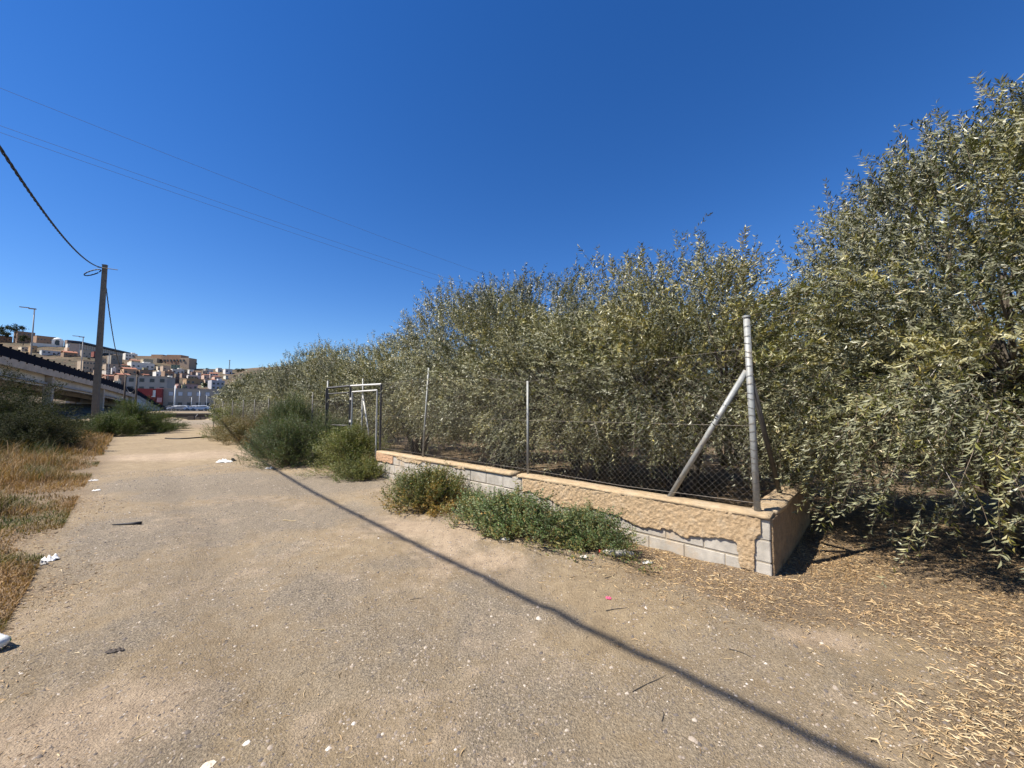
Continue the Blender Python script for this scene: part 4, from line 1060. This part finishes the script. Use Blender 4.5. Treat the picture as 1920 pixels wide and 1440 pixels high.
BR = (.27, .175, .115); TAN = (.40, .29, .19); CR = (.60, .50, .36); WH = (.66, .63, .57); PK = (.52, .34, .26); GR = (.30, .28, .25); OC = (.42, .27, .14)
house(-40, 19, 628, 641, BR, 'long brown building on the ridge at the very left edge', (5, 1), deep=12)
house(20, 61, 621.5, 641, BR, 'tall brown building on the ridge under the leftmost tree', (4, 2), deep=12)
house(57, 101, 630, 644, (.31, .19, .12), 'long brown building on the ridge left of the white domed chapel', (6, 1), deep=12)
house(50, 98, 643.5, 650, WH, 'long low white wall building left of the domed chapel', deep=4, yaw=2)
house(116, 146, 638, 648, (.25, .18, .14), 'dark brown building right of the domed chapel', (3, 1))
house(118, 147, 645, 655, WH, 'white house below the dark brown one near the chapel', (3, 1), deep=7)
house(117, 146, 653.5, 664, (.55, .40, .30), 'peach house with two windows below the white one', (3, 1), 'terrace')
house(147, 168, 656, 671, (.38, .32, .25), 'grey beige house under the blue roofed hall', (3, 1))
house(168, 183, 659, 671, (.20, .06, .05), 'small maroon house left of the concrete pole', (2, 1))
house(70, 111, 657.5, 664.5, (.52, .52, .50), 'low pale grey building above the overpass', (4, 1), deep=6)
house(111, 143, 661, 669, BR, 'low brown house beside the pale grey one above the overpass', (3, 1), 'tile')
house(30, 48, 650, 657, CR, 'small cream hut behind the nearest street lamp', (2, 1))
house(49, 66, 648, 659, OC, 'small ochre house right of the nearest street lamp', (2, 1))
house(146, 181, 676.5, 695, (.44, .34, .24), 'beige three storey block with a sunlit left side, behind the middle street lamp', (4, 2), yaw=22)
house(192, 229, 683, 698, (.40, .31, .23), 'beige two storey house right of the concrete pole', (3, 2))
house(200, 229, 666, 683, (.24, .21, .17), 'grey brown unfinished house above the beige one', (2, 1), deep=12)
house(184, 198, 672, 684, (.34, .27, .2), 'narrow tan house hidden half by the concrete pole', (2, 1))
house(228, 256, 664, 676, WH, 'white grey house below the end of the blue roof', (4, 2), 'terrace')
house(240, 262, 676, 683, CR, 'cream house with a red tiled roof', (3, 1), 'tile')
house(262, 286, 673.5, 685, (.48, .40, .27), 'khaki house right of the red tiled one', (2, 1))
house(239, 291, 682, 693, WH, 'long white house with cream corner below the red roof', (5, 1), 'terrace', yaw=20)
house(290, 301, 687, 694, CR, 'tiny cream house at the right of the long white one', (1, 1))
house(226, 257, 692, 704, (.46, .29, .18), 'orange tan house with a tiled roof', (3, 1), 'tile')
house(205, 216, 692, 701, WH, 'little white house with a bright sunlit wall', (1, 1), 'terrace')
house(256, 287, 694, 704, BR, 'brown house in the middle of the slope', (3, 1))
house(300, 319, 686, 698, (.44, .33, .24), 'tan house with one window right of the tiny cream one', (2, 1))
house(318, 346, 694, 701, (.58, .53, .46), 'pale house with white garden walls', (3, 1), 'terrace')
house(287, 305, 699, 708, WH, 'white terrace house above the grey apartment block', (2, 1), 'terrace')
house(303, 328, 698.5, 716, BR, 'tall brown house right of the white terrace', (2, 2), 'terrace')
house(327, 336, 701, 716, (.14, .11, .09), 'narrow dark brown house squeezed beside the tall brown one', (1, 2))
house(336, 351, 700, 711, (.30, .2, .15), 'reddish brown house with a flat roof', (2, 1))
house(349, 382, 704, 712, (.66, .62, .6), 'long white house with a sunlit flat roof', (4, 1))
house(345, 384, 711, 724, (.34, .22, .12), 'ochre brown house with four dark arches', (4, 1), 'flat')
house(350, 364, 693, 702, WH, 'small white house high on the slope', (2, 1))
house(366, 378, 698, 706, (.62, .56, .5), 'small pale house with a tiled roof', (1, 1), 'tile')
house(378, 394, 703, 713, (.55, .40, .31), 'pink gabled house with a red roof', (2, 1), 'tile')
house(381, 400, 693, 700, WH, 'tiny white house in the far cluster at the right', (2, 1))
house(404, 416, 690, 697, WH, 'tiny white house farthest up at the right of the town', (2, 1))
house(418, 436, 692, 701, (.6, .58, .55), 'tiny pale house partly behind the olive tops', (2, 1))
house(398, 414, 706, 716, PK, 'peach gabled house above the grey blue one', (2, 1), 'tile')
house(380, 399, 712, 722, (.55, .42, .32), 'peach flat roofed house', (2, 1))
house(392, 424, 716, 731, (.40, .40, .42), 'grey blue house with two dark windows in its top floor', (3, 2), 'terrace')
house(330, 374, 721, 732, (.50, .32, .28), 'pink house with white roof line above the long beige building', (4, 1))
house(301, 331, 711, 731, WH, 'bright white house with a stepped roof between the grey block and the pink house', (3, 2), 'terrace')
house(192, 216, 705, 716, (.3, .17, .11), 'brown tiled house just above the parapet', (2, 1), 'tile')
house(216, 246, 703, 722, (.34, .22, .15), 'brown tiled house left of the grey apartment block', (3, 1), 'tile')
house(175, 192, 694, 704, (.34, .24, .17), 'brown house behind the base of the concrete pole', (2, 1))
rgh = random.Random(21); fills = [('cream', CR), ('white', WH), ('tan', TAN), ('brown', BR), ('pinkish', PK), ('grey', GR), ('ochre', OC), ('khaki', (.36, .31, .2))]
usedf = set(); base = list(HOUSES); nf = 0
for k in range(400):
    if nf >= 34: break
    px = rgh.uniform(185, 436); yb = rgh.uniform(max(ridge(px)+9, 690), 733); wd_ = rgh.uniform(8, 17); hg = rgh.uniform(5.5, 9)
    cn, cc = rgh.choice(fills); rf = rgh.choice(['flat', 'tile', 'terrace', 'flat'])
    ref = min(base, key=lambda h_: abs(h_[1]-px)+abs(h_[2]-yb)*1.5)
    if abs(ref[1]-px)+abs(ref[2]-yb)*1.5 < 7: continue
    sd_ = 'left of' if px < ref[1]-4 else ('right of' if px > ref[1]+4 else ('above' if yb < ref[2] else 'below'))
    lb = 'small %s %s house %s the %s' % (cn, {'flat': 'flat roofed', 'tile': 'tile roofed', 'terrace': 'terraced'}[rf], sd_, ' '.join(ref[0].split()[:7]))
    if lb in usedf: continue
    usedf.add(lb); nf += 1
    cc = tuple(min(.8, c_*rgh.uniform(.8, 1.15)) for c_ in cc)
    house(px-wd_/2, px+wd_/2, yb-hg, yb, cc, lb, (max(2, int(wd_/5)), 1 if hg < 7.5 else 2), rf, yaw=rgh.uniform(-5, 30))
G2 = 'buildings along the town road'
house(245, 303, 706, 768, (.36, .335, .29), 'grey four storey apartment block with dark windows behind the abutment', (4, 4), Yo=150, deep=12, yaw=-14, group=G2, name='apartment_block', cat='apartment building')
house(299, 412, 730, 769, (.42, .35, .28), 'long two storey beige building with white shuttered windows behind the parked cars', (7, 2), Yo=143, deep=11, yaw=-6, group=G2, name='long_building', cat='building', shut=True)
# cornice lines of the long building
# ridge: the hall with the blue roof
hall = empty('blue_roof_hall', (0, 0, 0), 'long hall with a dark blue roof on the ridge', 'building')
BLUE = mat('blue_sheet_roof', (.012, .022, .05), .6, .15, .3)
A3 = at(152, 641, 415); B3 = at(249, 663, 505); zt = A3[2]; d3 = Vector((B3[0]-A3[0], B3[1]-A3[1], 0)); L3 = d3.length; a3 = math.atan2(d3.y, d3.x)
hall.location = (A3[0], A3[1], zt); hall.rotation_euler = (0, 0, a3)
MB().box((L3/2, 5, -.4), (L3+2, 11, 1.7)).build('roof', BLUE, hall)
MB().box((L3/2, 5.2, -12), (L3, 8, 20)).build('walls', wall_mat((.40, .34, .28)), hall)
for k in range(26): MB().box((k*L3/25, .9, -7), (.55, .6, 10)).build('column', wall_mat((.52, .46, .40)), hall)
# fortress like brown terraces on the ridge
fort = empty('ridge_fortress', tuple(at(300, 680, 440)), 'brown stepped fortress like building on the right end of the ridge', 'building')
def fbx(px0, px1, yt, yb, col, dy=0, nm='wall_block'):
    a = at(px0, yt, 440); b = at(px1, yb, 440); fx, fy, fz = fort.location
    return MB().box(((a[0]+b[0])/2-fx, 5+dy, (a[2]+b[2])/2-fz-2), (b[0]-a[0], 12, a[2]-b[2]+4), .08).build(nm, wall_mat(col), fort)
for args in ((253, 287, 667.5, 674, (.30, .22, .15)), (285, 304, 665, 682, (.31, .20, .13)), (303, 316, 667.5, 684, (.28, .18, .12)), (314, 338, 665.5, 686, (.29, .17, .11)), (338, 354, 671, 688, (.34, .25, .18)), (258, 302, 673, 684, (.36, .29, .2), -6)): fbx(*args)
for px in range(262, 350, 6): 
    q = at(px, 676, 440); MB().box((q[0]-fort.location[0], -1.3, q[2]-fort.location[2]), (1.6, .8, 2.2)).build('window', M['glass'], fort)
# chapel with a dome
ch = empty('domed_chapel', tuple(at(107, 649, 455)), 'small white chapel with a dome and an arched opening on the ridge', 'chapel', None, .75)
MB().box((0, 3, 3.4), (8.6, 7.5, 8.8)).build('walls', M['white'], ch)
mb = MB(); mb.tube([(0, 3, 7.6), (0, 3, 8.6), (0, 3, 9.6), (0, 3, 10.3), (0, 3, 10.6)], [4.1, 3.7, 2.7, 1.4, .1], 16); mb.build('dome', M['white'], ch, smooth=True)
MB().box((0, -.8, 3.2), (3.6, .3, 4.6)).build('arched_opening', M['glass'], ch)
MB().tube([(0, -.8, 5.5), (0, -.66, 5.5)], 1.8, 16).build('arch_head', M['glass'], ch)

# red building with a sign panel at the foot of the ramp
red = mat('red_cladding', (.27, .03, .024), .7, .2, 1)
kio = empty('red_kiosk', tuple(at(282, 768, 136)), 'bright red canopy building with a white sign panel behind the ramp', 'building', None, .6)
k0 = 136/FPX
MB().box((-1.6, 0, 6.0), (4.6, 5, 2.6)).build('canopy', red, kio)
MB().box((1.7, 0, 3.6), (2.6, 3.6, 7.4)).build('tower', red, kio)
MB().box((.2, .2, 2.5), (4.5, 4, 4.6)).build('walls', wall_mat((.3, .07, .06)), kio)
MB().box((.9, -2.05, 5.6), (1.0, .2, 2.4)).build('sign_panel', M['white'], kio)
MB().box((2.5, -2.05, 3.4), (1.3, .2, 1.6)).build('pink_panel', wall_mat((.6, .3, .27)), kio)
# white posts in front of the long building
for (px, yt, wd_, lb) in ((329, 723, .17, 'thick white tapered mast in front of the long beige building'), (359.5, 745, .06, 'thin pale lamp post, left one in front of the beige building'), (374.5, 733, .07, 'thin pale lamp post, middle one in front of the beige building'), (413, 731, .09, 'pale lamp post at the right end of the beige building'), (388, 741, .05, 'thinnest pale lamp post before the right half of the beige building')):
    q = at(px, yt, 134); o = empty('lamp_mast', (q[0], q[1], .88), lb, 'mast', 'pale masts by the town road')
    MB().tube([(0, 0, 0), (0, 0, q[2]-.88)], [wd_*1.6, wd_], 8).build('mast_pole', M['whitemetal'], o, smooth=True)
    if px != 329: MB().box((-.35, 0, q[2]-.85), (.9, .12, .1)).build('mast_head', M['lampgrey'], o)
# parked cars
def car(px, Y, ang_, col, label, L_=4.2, H_=1.45):
    q = at(px, 770, Y); c = empty('parked_car', (q[0], q[1], .88), label, 'car', 'cars parked by the town road', ang_)
    pm = mat('car_paint', col, .35, .03, 1); W2 = .85
    prof = [(-2.1, .35), (-2.08, .75), (-1.9, .92), (-1.0, 1.0), (-.35, 1.36), (.75, 1.45), (1.45, 1.32), (1.95, .95), (2.1, .8), (2.1, .35)]
    prof = [(a*L_/4.2, b*H_/1.45) for a, b in prof]; V = []; n = len(prof)
    for s_ in (-1, 1):
        for (a, b) in prof: V.append((a, s_*W2*(1 if b < 1.02 else .82), b))
    F = [tuple(range(n)), tuple(range(2*n-1, n-1, -1))]+[((k+1) % n, k, n+k, n+(k+1) % n) for k in range(n)]
    MB().add(V, F).build('body', pm, c)
    for s_ in (-1, 1):
        g_ = MB(); y0 = s_*(W2*.93+.02)
        g_.add([(-.85, s_*(W2+.012), 1.02*H_/1.45), (1.6, s_*(W2+.012), 1.02*H_/1.45), (1.15, s_*(W2*.82+.03), 1.30*H_/1.45), (-.32, s_*(W2*.82+.03), 1.30*H_/1.45)], [(0, 1, 2, 3)]).build('side_window', M['glass'], c)
    MB().add([(-1.02, -.78, 1.03), (-1.02, .78, 1.03), (-.42, .68, 1.36), (-.42, -.68, 1.36)], [(0, 1, 2, 3)]).build('windscreen', M['glass'], c)
    MB().add([(1.97, -.75, .98), (1.97, .75, .98), (1.5, .66, 1.33), (1.5, -.66, 1.33)], [(0, 1, 2, 3)]).build('rear_window', M['glass'], c)
    for a in (-1.3, 1.3):
        for s_ in (-1, 1):
            w_ = MB().tube([(a, s_*.72, .32), (a, s_*.9, .32)], .32, 12).build('wheel', M['black'], c)
            MB().tube([(a, s_*.9, .32), (a, s_*.915, .32)], .18, 10).build('rim', M['lampgrey'], w_)
cars = [(320, 131, .3, (.08, .08, .09), 'dark parked car at the foot of the ramp'), (332, 127, .25, (.75, .75, .74), 'white parked car nearest the ramp'),
        (340, 123, .2, (.28, .30, .33), 'grey parked car in front of the white mast'), (346, 133, .3, (.04, .04, .05), 'black parked car behind the grey one'), (353, 130, .4, (.22, .2, .18), 'brownish parked car in the middle of the row'),
        (364, 124, .5, (.78, .78, .78), 'white parked car left of the silver one'), (375, 120, .55, (.70, .72, .74), 'silver parked car with light roof'),
        (389, 124, .5, (.03, .03, .035), 'black parked car right of the silver one'), (399, 130, .4, (.07, .07, .08), 'dark parked car at the right end of the row'), (409, 132, .6, (.65, .66, .66), 'pale van at the right end of the parking row')]
for a in cars: car(a[0], a[1]*.84, *a[2:], **({'H_': 2.0} if 'van' in a[4] else {}))

# trees on the ridge and among the houses
def far_tree(px, yt, yb, label, Y=None, wide=1.0, seed=1, group='trees among the hillside houses'):
    global rng
    rng = np.random.default_rng(seed); Y = Y or float(hillY(px, yb)); q = at(px, yb, Y); hh = (yb-yt)/FPX*Y
    t_ = empty('hill_tree', tuple(q), label, 'tree', group)
    MB().tube([(0, 0, -1), (.1*hh, 0, hh*.4), (0, .05*hh, hh*.75)], [hh*.05, hh*.035, hh*.015], 6).build('trunk', M['bark'], t_)
    n = 900; c_ = nrm(rng.normal(size=(7, 3)))*np.array([hh*.36*wide, hh*.3*wide, hh*.2])+np.array([0, 0, hh*.66])
    P_ = c_[rng.integers(0, 7, n)]+rng.normal(size=(n, 3))*hh*.085
    D_ = nrm(rng.normal(size=(n, 3))); V1, F1 = leaves(P_, D_, nrm(rng.normal(size=(n, 3))), np.full(n, hh*.09), np.full(n, hh*.05))
    mesh_np('crown', V1, F1, M['dark'], t_, attrs={'var': ('FACE', rng.uniform(.1, .9, n))})
for k, a in enumerate([(27, 606, 632, 'spreading dark tree on the ridge behind the brown building', 455, 1.2), (-4, 610, 636, 'dark tree on the ridge cut by the left edge', 455, 1.0), (11, 622, 640, 'small dark tree on the ridge beside the left edge', 455, .7),
                       (43, 628, 646, 'dark tree below the spreading one on the ridge', 430, 1.1), (358, 679, 687, 'round dark tree at the right foot of the fortress', 450, 1.1), (364, 679, 688, 'small dark tree right of the fortress', 450, 1.0),
                       (387, 690, 698, 'dark bushy tree on the far right slope', None, 1.5), (449, 690, 702, 'dark tree beside the far pale houses', None, 1.6), (383, 716, 730, 'palm like tree between the ochre and peach houses', None, .8),
                       (588, 661, 671, 'small tree on the knoll above the olive trees', 455, 1.0), (597, 664, 672, 'cypress on the knoll, left one', 455, .35), (601, 664, 672, 'cypress on the knoll, right one', 455, .3), (625, 655, 672, 'tree clump on the knoll at the right', 455, 1.6), (575, 660, 673, 'tree clump on the knoll at the left', 455, 1.4)]):
    far_tree(*a[:4], Y=a[4], wide=a[5], seed=200+k)
rgm = random.Random(8); used = set()
for k in range(60):
    px = rgm.uniform(100, 440); yb = rgm.uniform(ridge(px)+8, 738)
    nm_, hx, hy = min(HOUSES, key=lambda h_: abs(h_[1]-px)+abs(h_[2]-yb)*1.5)
    if nm_ in used or len(used) > 24: continue
    used.add(nm_)
    far_tree(px, yb-rgm.uniform(3, 6), yb, 'small dark tree beside the '+' '.join(nm_.split()[:11]), seed=300+k, wide=1.5)
mq = at(430, 690, 455)
ms = empty('radio_mast', tuple(mq), 'thin lattice radio mast on the far horizon', 'mast')
mb = MB(); hh = 16/FPX*455
for a in (0, 2.1, 4.2): mb.tube([(math.cos(a)*.7, math.sin(a)*.7, -4), (math.cos(a)*.25, math.sin(a)*.25, hh*.92)], .13, 4)
for k in range(9): mb.box((0, 0, k*hh/10), (1.1, .15, .15), k); 
mb.build('lattice', M['lampgrey'], ms); MB().box((0, 0, hh*.9), (1.5, .5, .9)).build('antenna', M['lampgrey'], ms)

# ------------------------------------------------------------------ litter: bottles, rags, papers, hose
def clear_plastic(name, col, tr=.75):
    m, nt, bs, out = nt_new(name)
    bs.inputs['Base Color'].default_value = (*col, 1); bs.inputs['Roughness'].default_value = .18; bs.inputs['Transmission Weight'].default_value = tr; bs.inputs['IOR'].default_value = 1.25
    bump(nt, bs, noise(nt, 60, 3), .4, .004); return m
PET = clear_plastic('dusty_clear_plastic', (.85, .80, .70), .45)
def lathe(prof, n=18, squash=1.0, ridges=0):
    V = []; F = []; m_ = len(prof)
    for (x, r_) in prof:
        for k in range(n):
            a = 2*PI*k/n; rr_ = r_*(1+(.08*math.sin(a*3+x*40) if ridges else 0)); V.append((x, math.cos(a)*rr_, math.sin(a)*rr_*squash))
    for i_ in range(m_-1):
        for k in range(n): a = i_*n+k; b = i_*n+(k+1) % n; F.append((a, b, b+n, a+n))
    F += [tuple(range(n))[::-1], tuple((m_-1)*n+k for k in range(n))]
    return MB().add(V, F)
q = gp(1128, 1042); zz = float(height(q[0], q[1]))
bt = empty('plastic_bottle', (q[0], q[1], zz+.042), 'crushed clear plastic bottle with a red cap lying by the weeds', 'bottle', None, -.22)
lathe([(0, .012), (.02, .013), (.05, .034), (.09, .043), (.13, .040), (.16, .045), (.2, .043), (.24, .046), (.29, .040), (.33, .034), (.34, .012)], 16, .8, 1).build('bottle_body', PET, bt, smooth=True)
lathe([(-.028, .015), (-.004, .0155), (.0, .013)], 12).build('cap', mat('red_cap', (.6, .05, .03), .45, .05, 5), bt, smooth=True)
q = gp(-25, 1212)
b2_ = empty('plastic_bottle', (q[0], q[1], float(height(q[0], q[1]))+.05), 'crumpled clear bottle with a green base at the left edge', 'bottle', None, -.35)
lathe([(-.08, .05), (0, .052), (.04, .047), (.08, .053), (.13, .047), (.165, .05), (.19, .036), (.2, .012)], 16, .75, 1).build('bottle_body', clear_plastic('cloudy_plastic', (.9, .9, .9), .3), b2_, smooth=True)
lathe([(.150, .053), (.172, .051), (.186, .045)], 16, .4).build('green_band', mat('green_label', (.05, .3, .07), .6, .05, 5), b2_, smooth=True)
mb = MB()
for k in range(9):
    a = random.uniform(.3, 2.0); xx_ = -.06+k*.022; mb.box((xx_, -math.cos(a)*.053, math.sin(a)*.042), (.009, .006, .008), a)
mb.build('black_dots', M['black'], b2_)
def crumple(px, py, sx, sy, sz, col, label, cat, name, rz=0, seed=1, rough=.8, lift=0):
    rg = np.random.default_rng(seed); n = 16; U, Vv = np.meshgrid(np.linspace(-1, 1, n), np.linspace(-1, 1, n), indexing='ij')
    ed = 1+.25*(vnoise(U*3, Vv*3, .9, seed)-.5); Zv = np.abs(fbm(U+5, Vv+3, .5, seed, 3)-.45)*2.6*(1-.75*np.maximum(np.abs(U), np.abs(Vv))**2)
    r2 = np.sqrt(U**2+Vv**2); f_ = np.where(r2 > 1, 1/np.maximum(r2, 1e-6)**.7, 1)
    P_ = np.stack([U*sx/2*ed*f_, Vv*sy/2*ed*f_, Zv*sz+.004], -1).reshape(-1, 3); idx = np.arange(n*n).reshape(n, n)
    F_ = np.stack([idx[:-1, :-1], idx[1:, :-1], idx[1:, 1:], idx[:-1, 1:]], -1).reshape(-1, 4)
    q = gp(px, py); o = mesh_np(name, P_, F_, mat('litter_'+cat, col, rough, .08, 30), smooth=True)
    o.location = (q[0], q[1], float(height(q[0], q[1]))+lift); o.rotation_euler = (0, 0, rz); return tag(o, label, cat)
crumple(420, 867, .42, .22, .13, (.72, .71, .68), 'white rag lying on the pale dirt beside the feathery bush', 'rag', 'white_rag', .1, 3)
crumple(438, 864, .14, .14, .13, (.05, .05, .045), 'dark lump at the right end of the white rag', 'rubbish', 'dark_lump', .1, 4)
crumple(90, 1054, .15, .11, .07, (.78, .77, .74), 'white plastic scrap in the dry grass at the left', 'plastic scrap', 'plastic_scrap', .5, 5)
crumple(76, 1063, .10, .07, .05, (.35, .34, .32), 'torn grey plastic scrap beside the white one at the left', 'plastic scrap', 'plastic_scrap', .9, 6)
crumple(1141, 1119, .045, .045, .018, (.62, .08, .17), 'small pink crushed lid on the dirt before the bottle', 'lid', 'pink_lid', 0, 7, .5)
crumple(1213, 1056, .11, .07, .02, (.6, .58, .53), 'flattened white scrap right of the bottle', 'paper scrap', 'paper_scrap', .1, 8)
crumple(1095, 1048, .10, .05, .03, (.62, .58, .5), 'pale paper scrap left of the bottle cap', 'paper scrap', 'paper_scrap', .4, 9)
crumple(948, 1012, .13, .07, .05, (.68, .65, .58), 'pale paper scrap at the front left of the long weed patch', 'paper scrap', 'paper_scrap', .2, 10)
crumple(860, 955, .13, .09, .05, (.66, .62, .56), 'pale scrap between the two weed clumps', 'paper scrap', 'paper_scrap', .2, 11)
crumple(505, 878, .22, .12, .07, (.7, .68, .62), 'white scrap at the front foot of the feathery bush', 'paper scrap', 'paper_scrap', .2, 12)
crumple(556, 872, .3, .16, .1, (.40, .38, .35), 'grey rubbish under the right side of the feathery bush', 'rubbish', 'rubbish', .2, 13)
crumple(460, 827, .5, .4, .3, (.52, .50, .46), 'pale rubble and rubbish heap before the far white wall end', 'rubbish', 'rubbish_heap', .2, 14)
crumple(173, 903, .2, .12, .05, (.62, .6, .57), 'white scrap on the grass edge, left of the track', 'paper scrap', 'paper_scrap', .2, 15)
crumple(180, 922, .12, .09, .05, (.7, .68, .64), 'small white scrap nearer on the grass edge', 'paper scrap', 'paper_scrap', .7, 16)
crumple(390, 1434, .055, .045, .008, (.62, .52, .40), 'torn triangle of beige card at the bottom edge', 'card', 'card_scrap', .7, 17)
crumple(215, 1223, .10, .035, .03, (.07, .055, .045), 'dark piece of bark on the lower left dirt', 'bark', 'bark_piece', .35, 18)
crumple(640, 878, .3, .2, .1, (.3, .3, .27), 'grey plastic rubbish at the foot of the dark gate post', 'rubbish', 'rubbish', .3, 19)
q = gp(210, 984); o = MB().tube([(0, 0, .012), (.12, .01, .014), (.24, .015, .02), (.36, .04, .022)], [.006, .012, .018, .022], 7).build('rubber_strip', M['black'], smooth=True)
o.location = (q[0], q[1], float(height(q[0], q[1]))); tag(o, 'black rubber strip lying on the gravel at the left', 'rubber strip')
pts = []
for k, t_ in enumerate(np.linspace(0, 1, 16)):
    q = gp(310+88*t_, 822.5+1.2*math.sin(t_*5)-1.5*t_); pts.append((q[0], q[1], float(height(q[0], q[1]))+.03))
tag(MB().tube(pts, .035, 6).build('black_hose', M['black'], smooth=True), 'black hose lying straight across the track', 'hose')
# twigs lying on the track
def twig(px0, py0, px1, py1, r_, label, col='bark'):
    a, b = gp(px0, py0), gp(px1, py1); pts = []
    for t_ in np.linspace(0, 1, 6):
        p = a*(1-t_)+b*t_; p = p+np.array([math.sin(t_*4)*.012, math.sin(t_*3+1)*.01, 0]); pts.append((p[0], p[1], float(height(p[0], p[1]))+r_+.002))
    tag(MB().tube(pts, [r_, r_, r_*.9, r_*.8, r_*.6, r_*.4], 5).build('twig', M[col]), label, 'twig', 'twigs on the track')
M['straw'] = mat('straw', (.5, .38, .2), .8, .2, 30)
twig(1187, 1302, 1252, 1264, .0022, 'thin brown twig just below the cable shadow')
twig(1134, 1085, 1155, 1076, .003, 'short dark twig left of the leaf litter')
twig(1136, 1140, 1178, 1136, .003, 'brown twig under the pink lid')
twig(1368, 1215, 1412, 1228, .0035, 'brown twig ending in a dark seed, right of the shadow')
twig(1242, 1358, 1240, 1325, .0018, 'forked thin twig near the bottom right stones')
twig(246, 1393, 294, 1367, .0018, 'straight straw at the lower left', 'straw')
twig(530, 976, 557, 976, .006, 'pale stick in the middle of the far track', 'straw')
twig(1205, 1051, 1236, 1059, .006, 'pale stick right of the bottle', 'straw')
twig(585, 1180, 615, 1179, .0018, 'short straw left of centre on the track', 'straw')
twig(769, 1126, 801, 1123, .0022, 'dark twig in the centre of the track')
print('tris', sum(len(o.data.loops)-2*len(o.data.polygons) for o in bpy.data.objects if o.type == 'MESH'), 'unique', sum(len(m_.loops)-2*len(m_.polygons) for m_ in bpy.data.meshes), 'objs', len(bpy.data.objects))
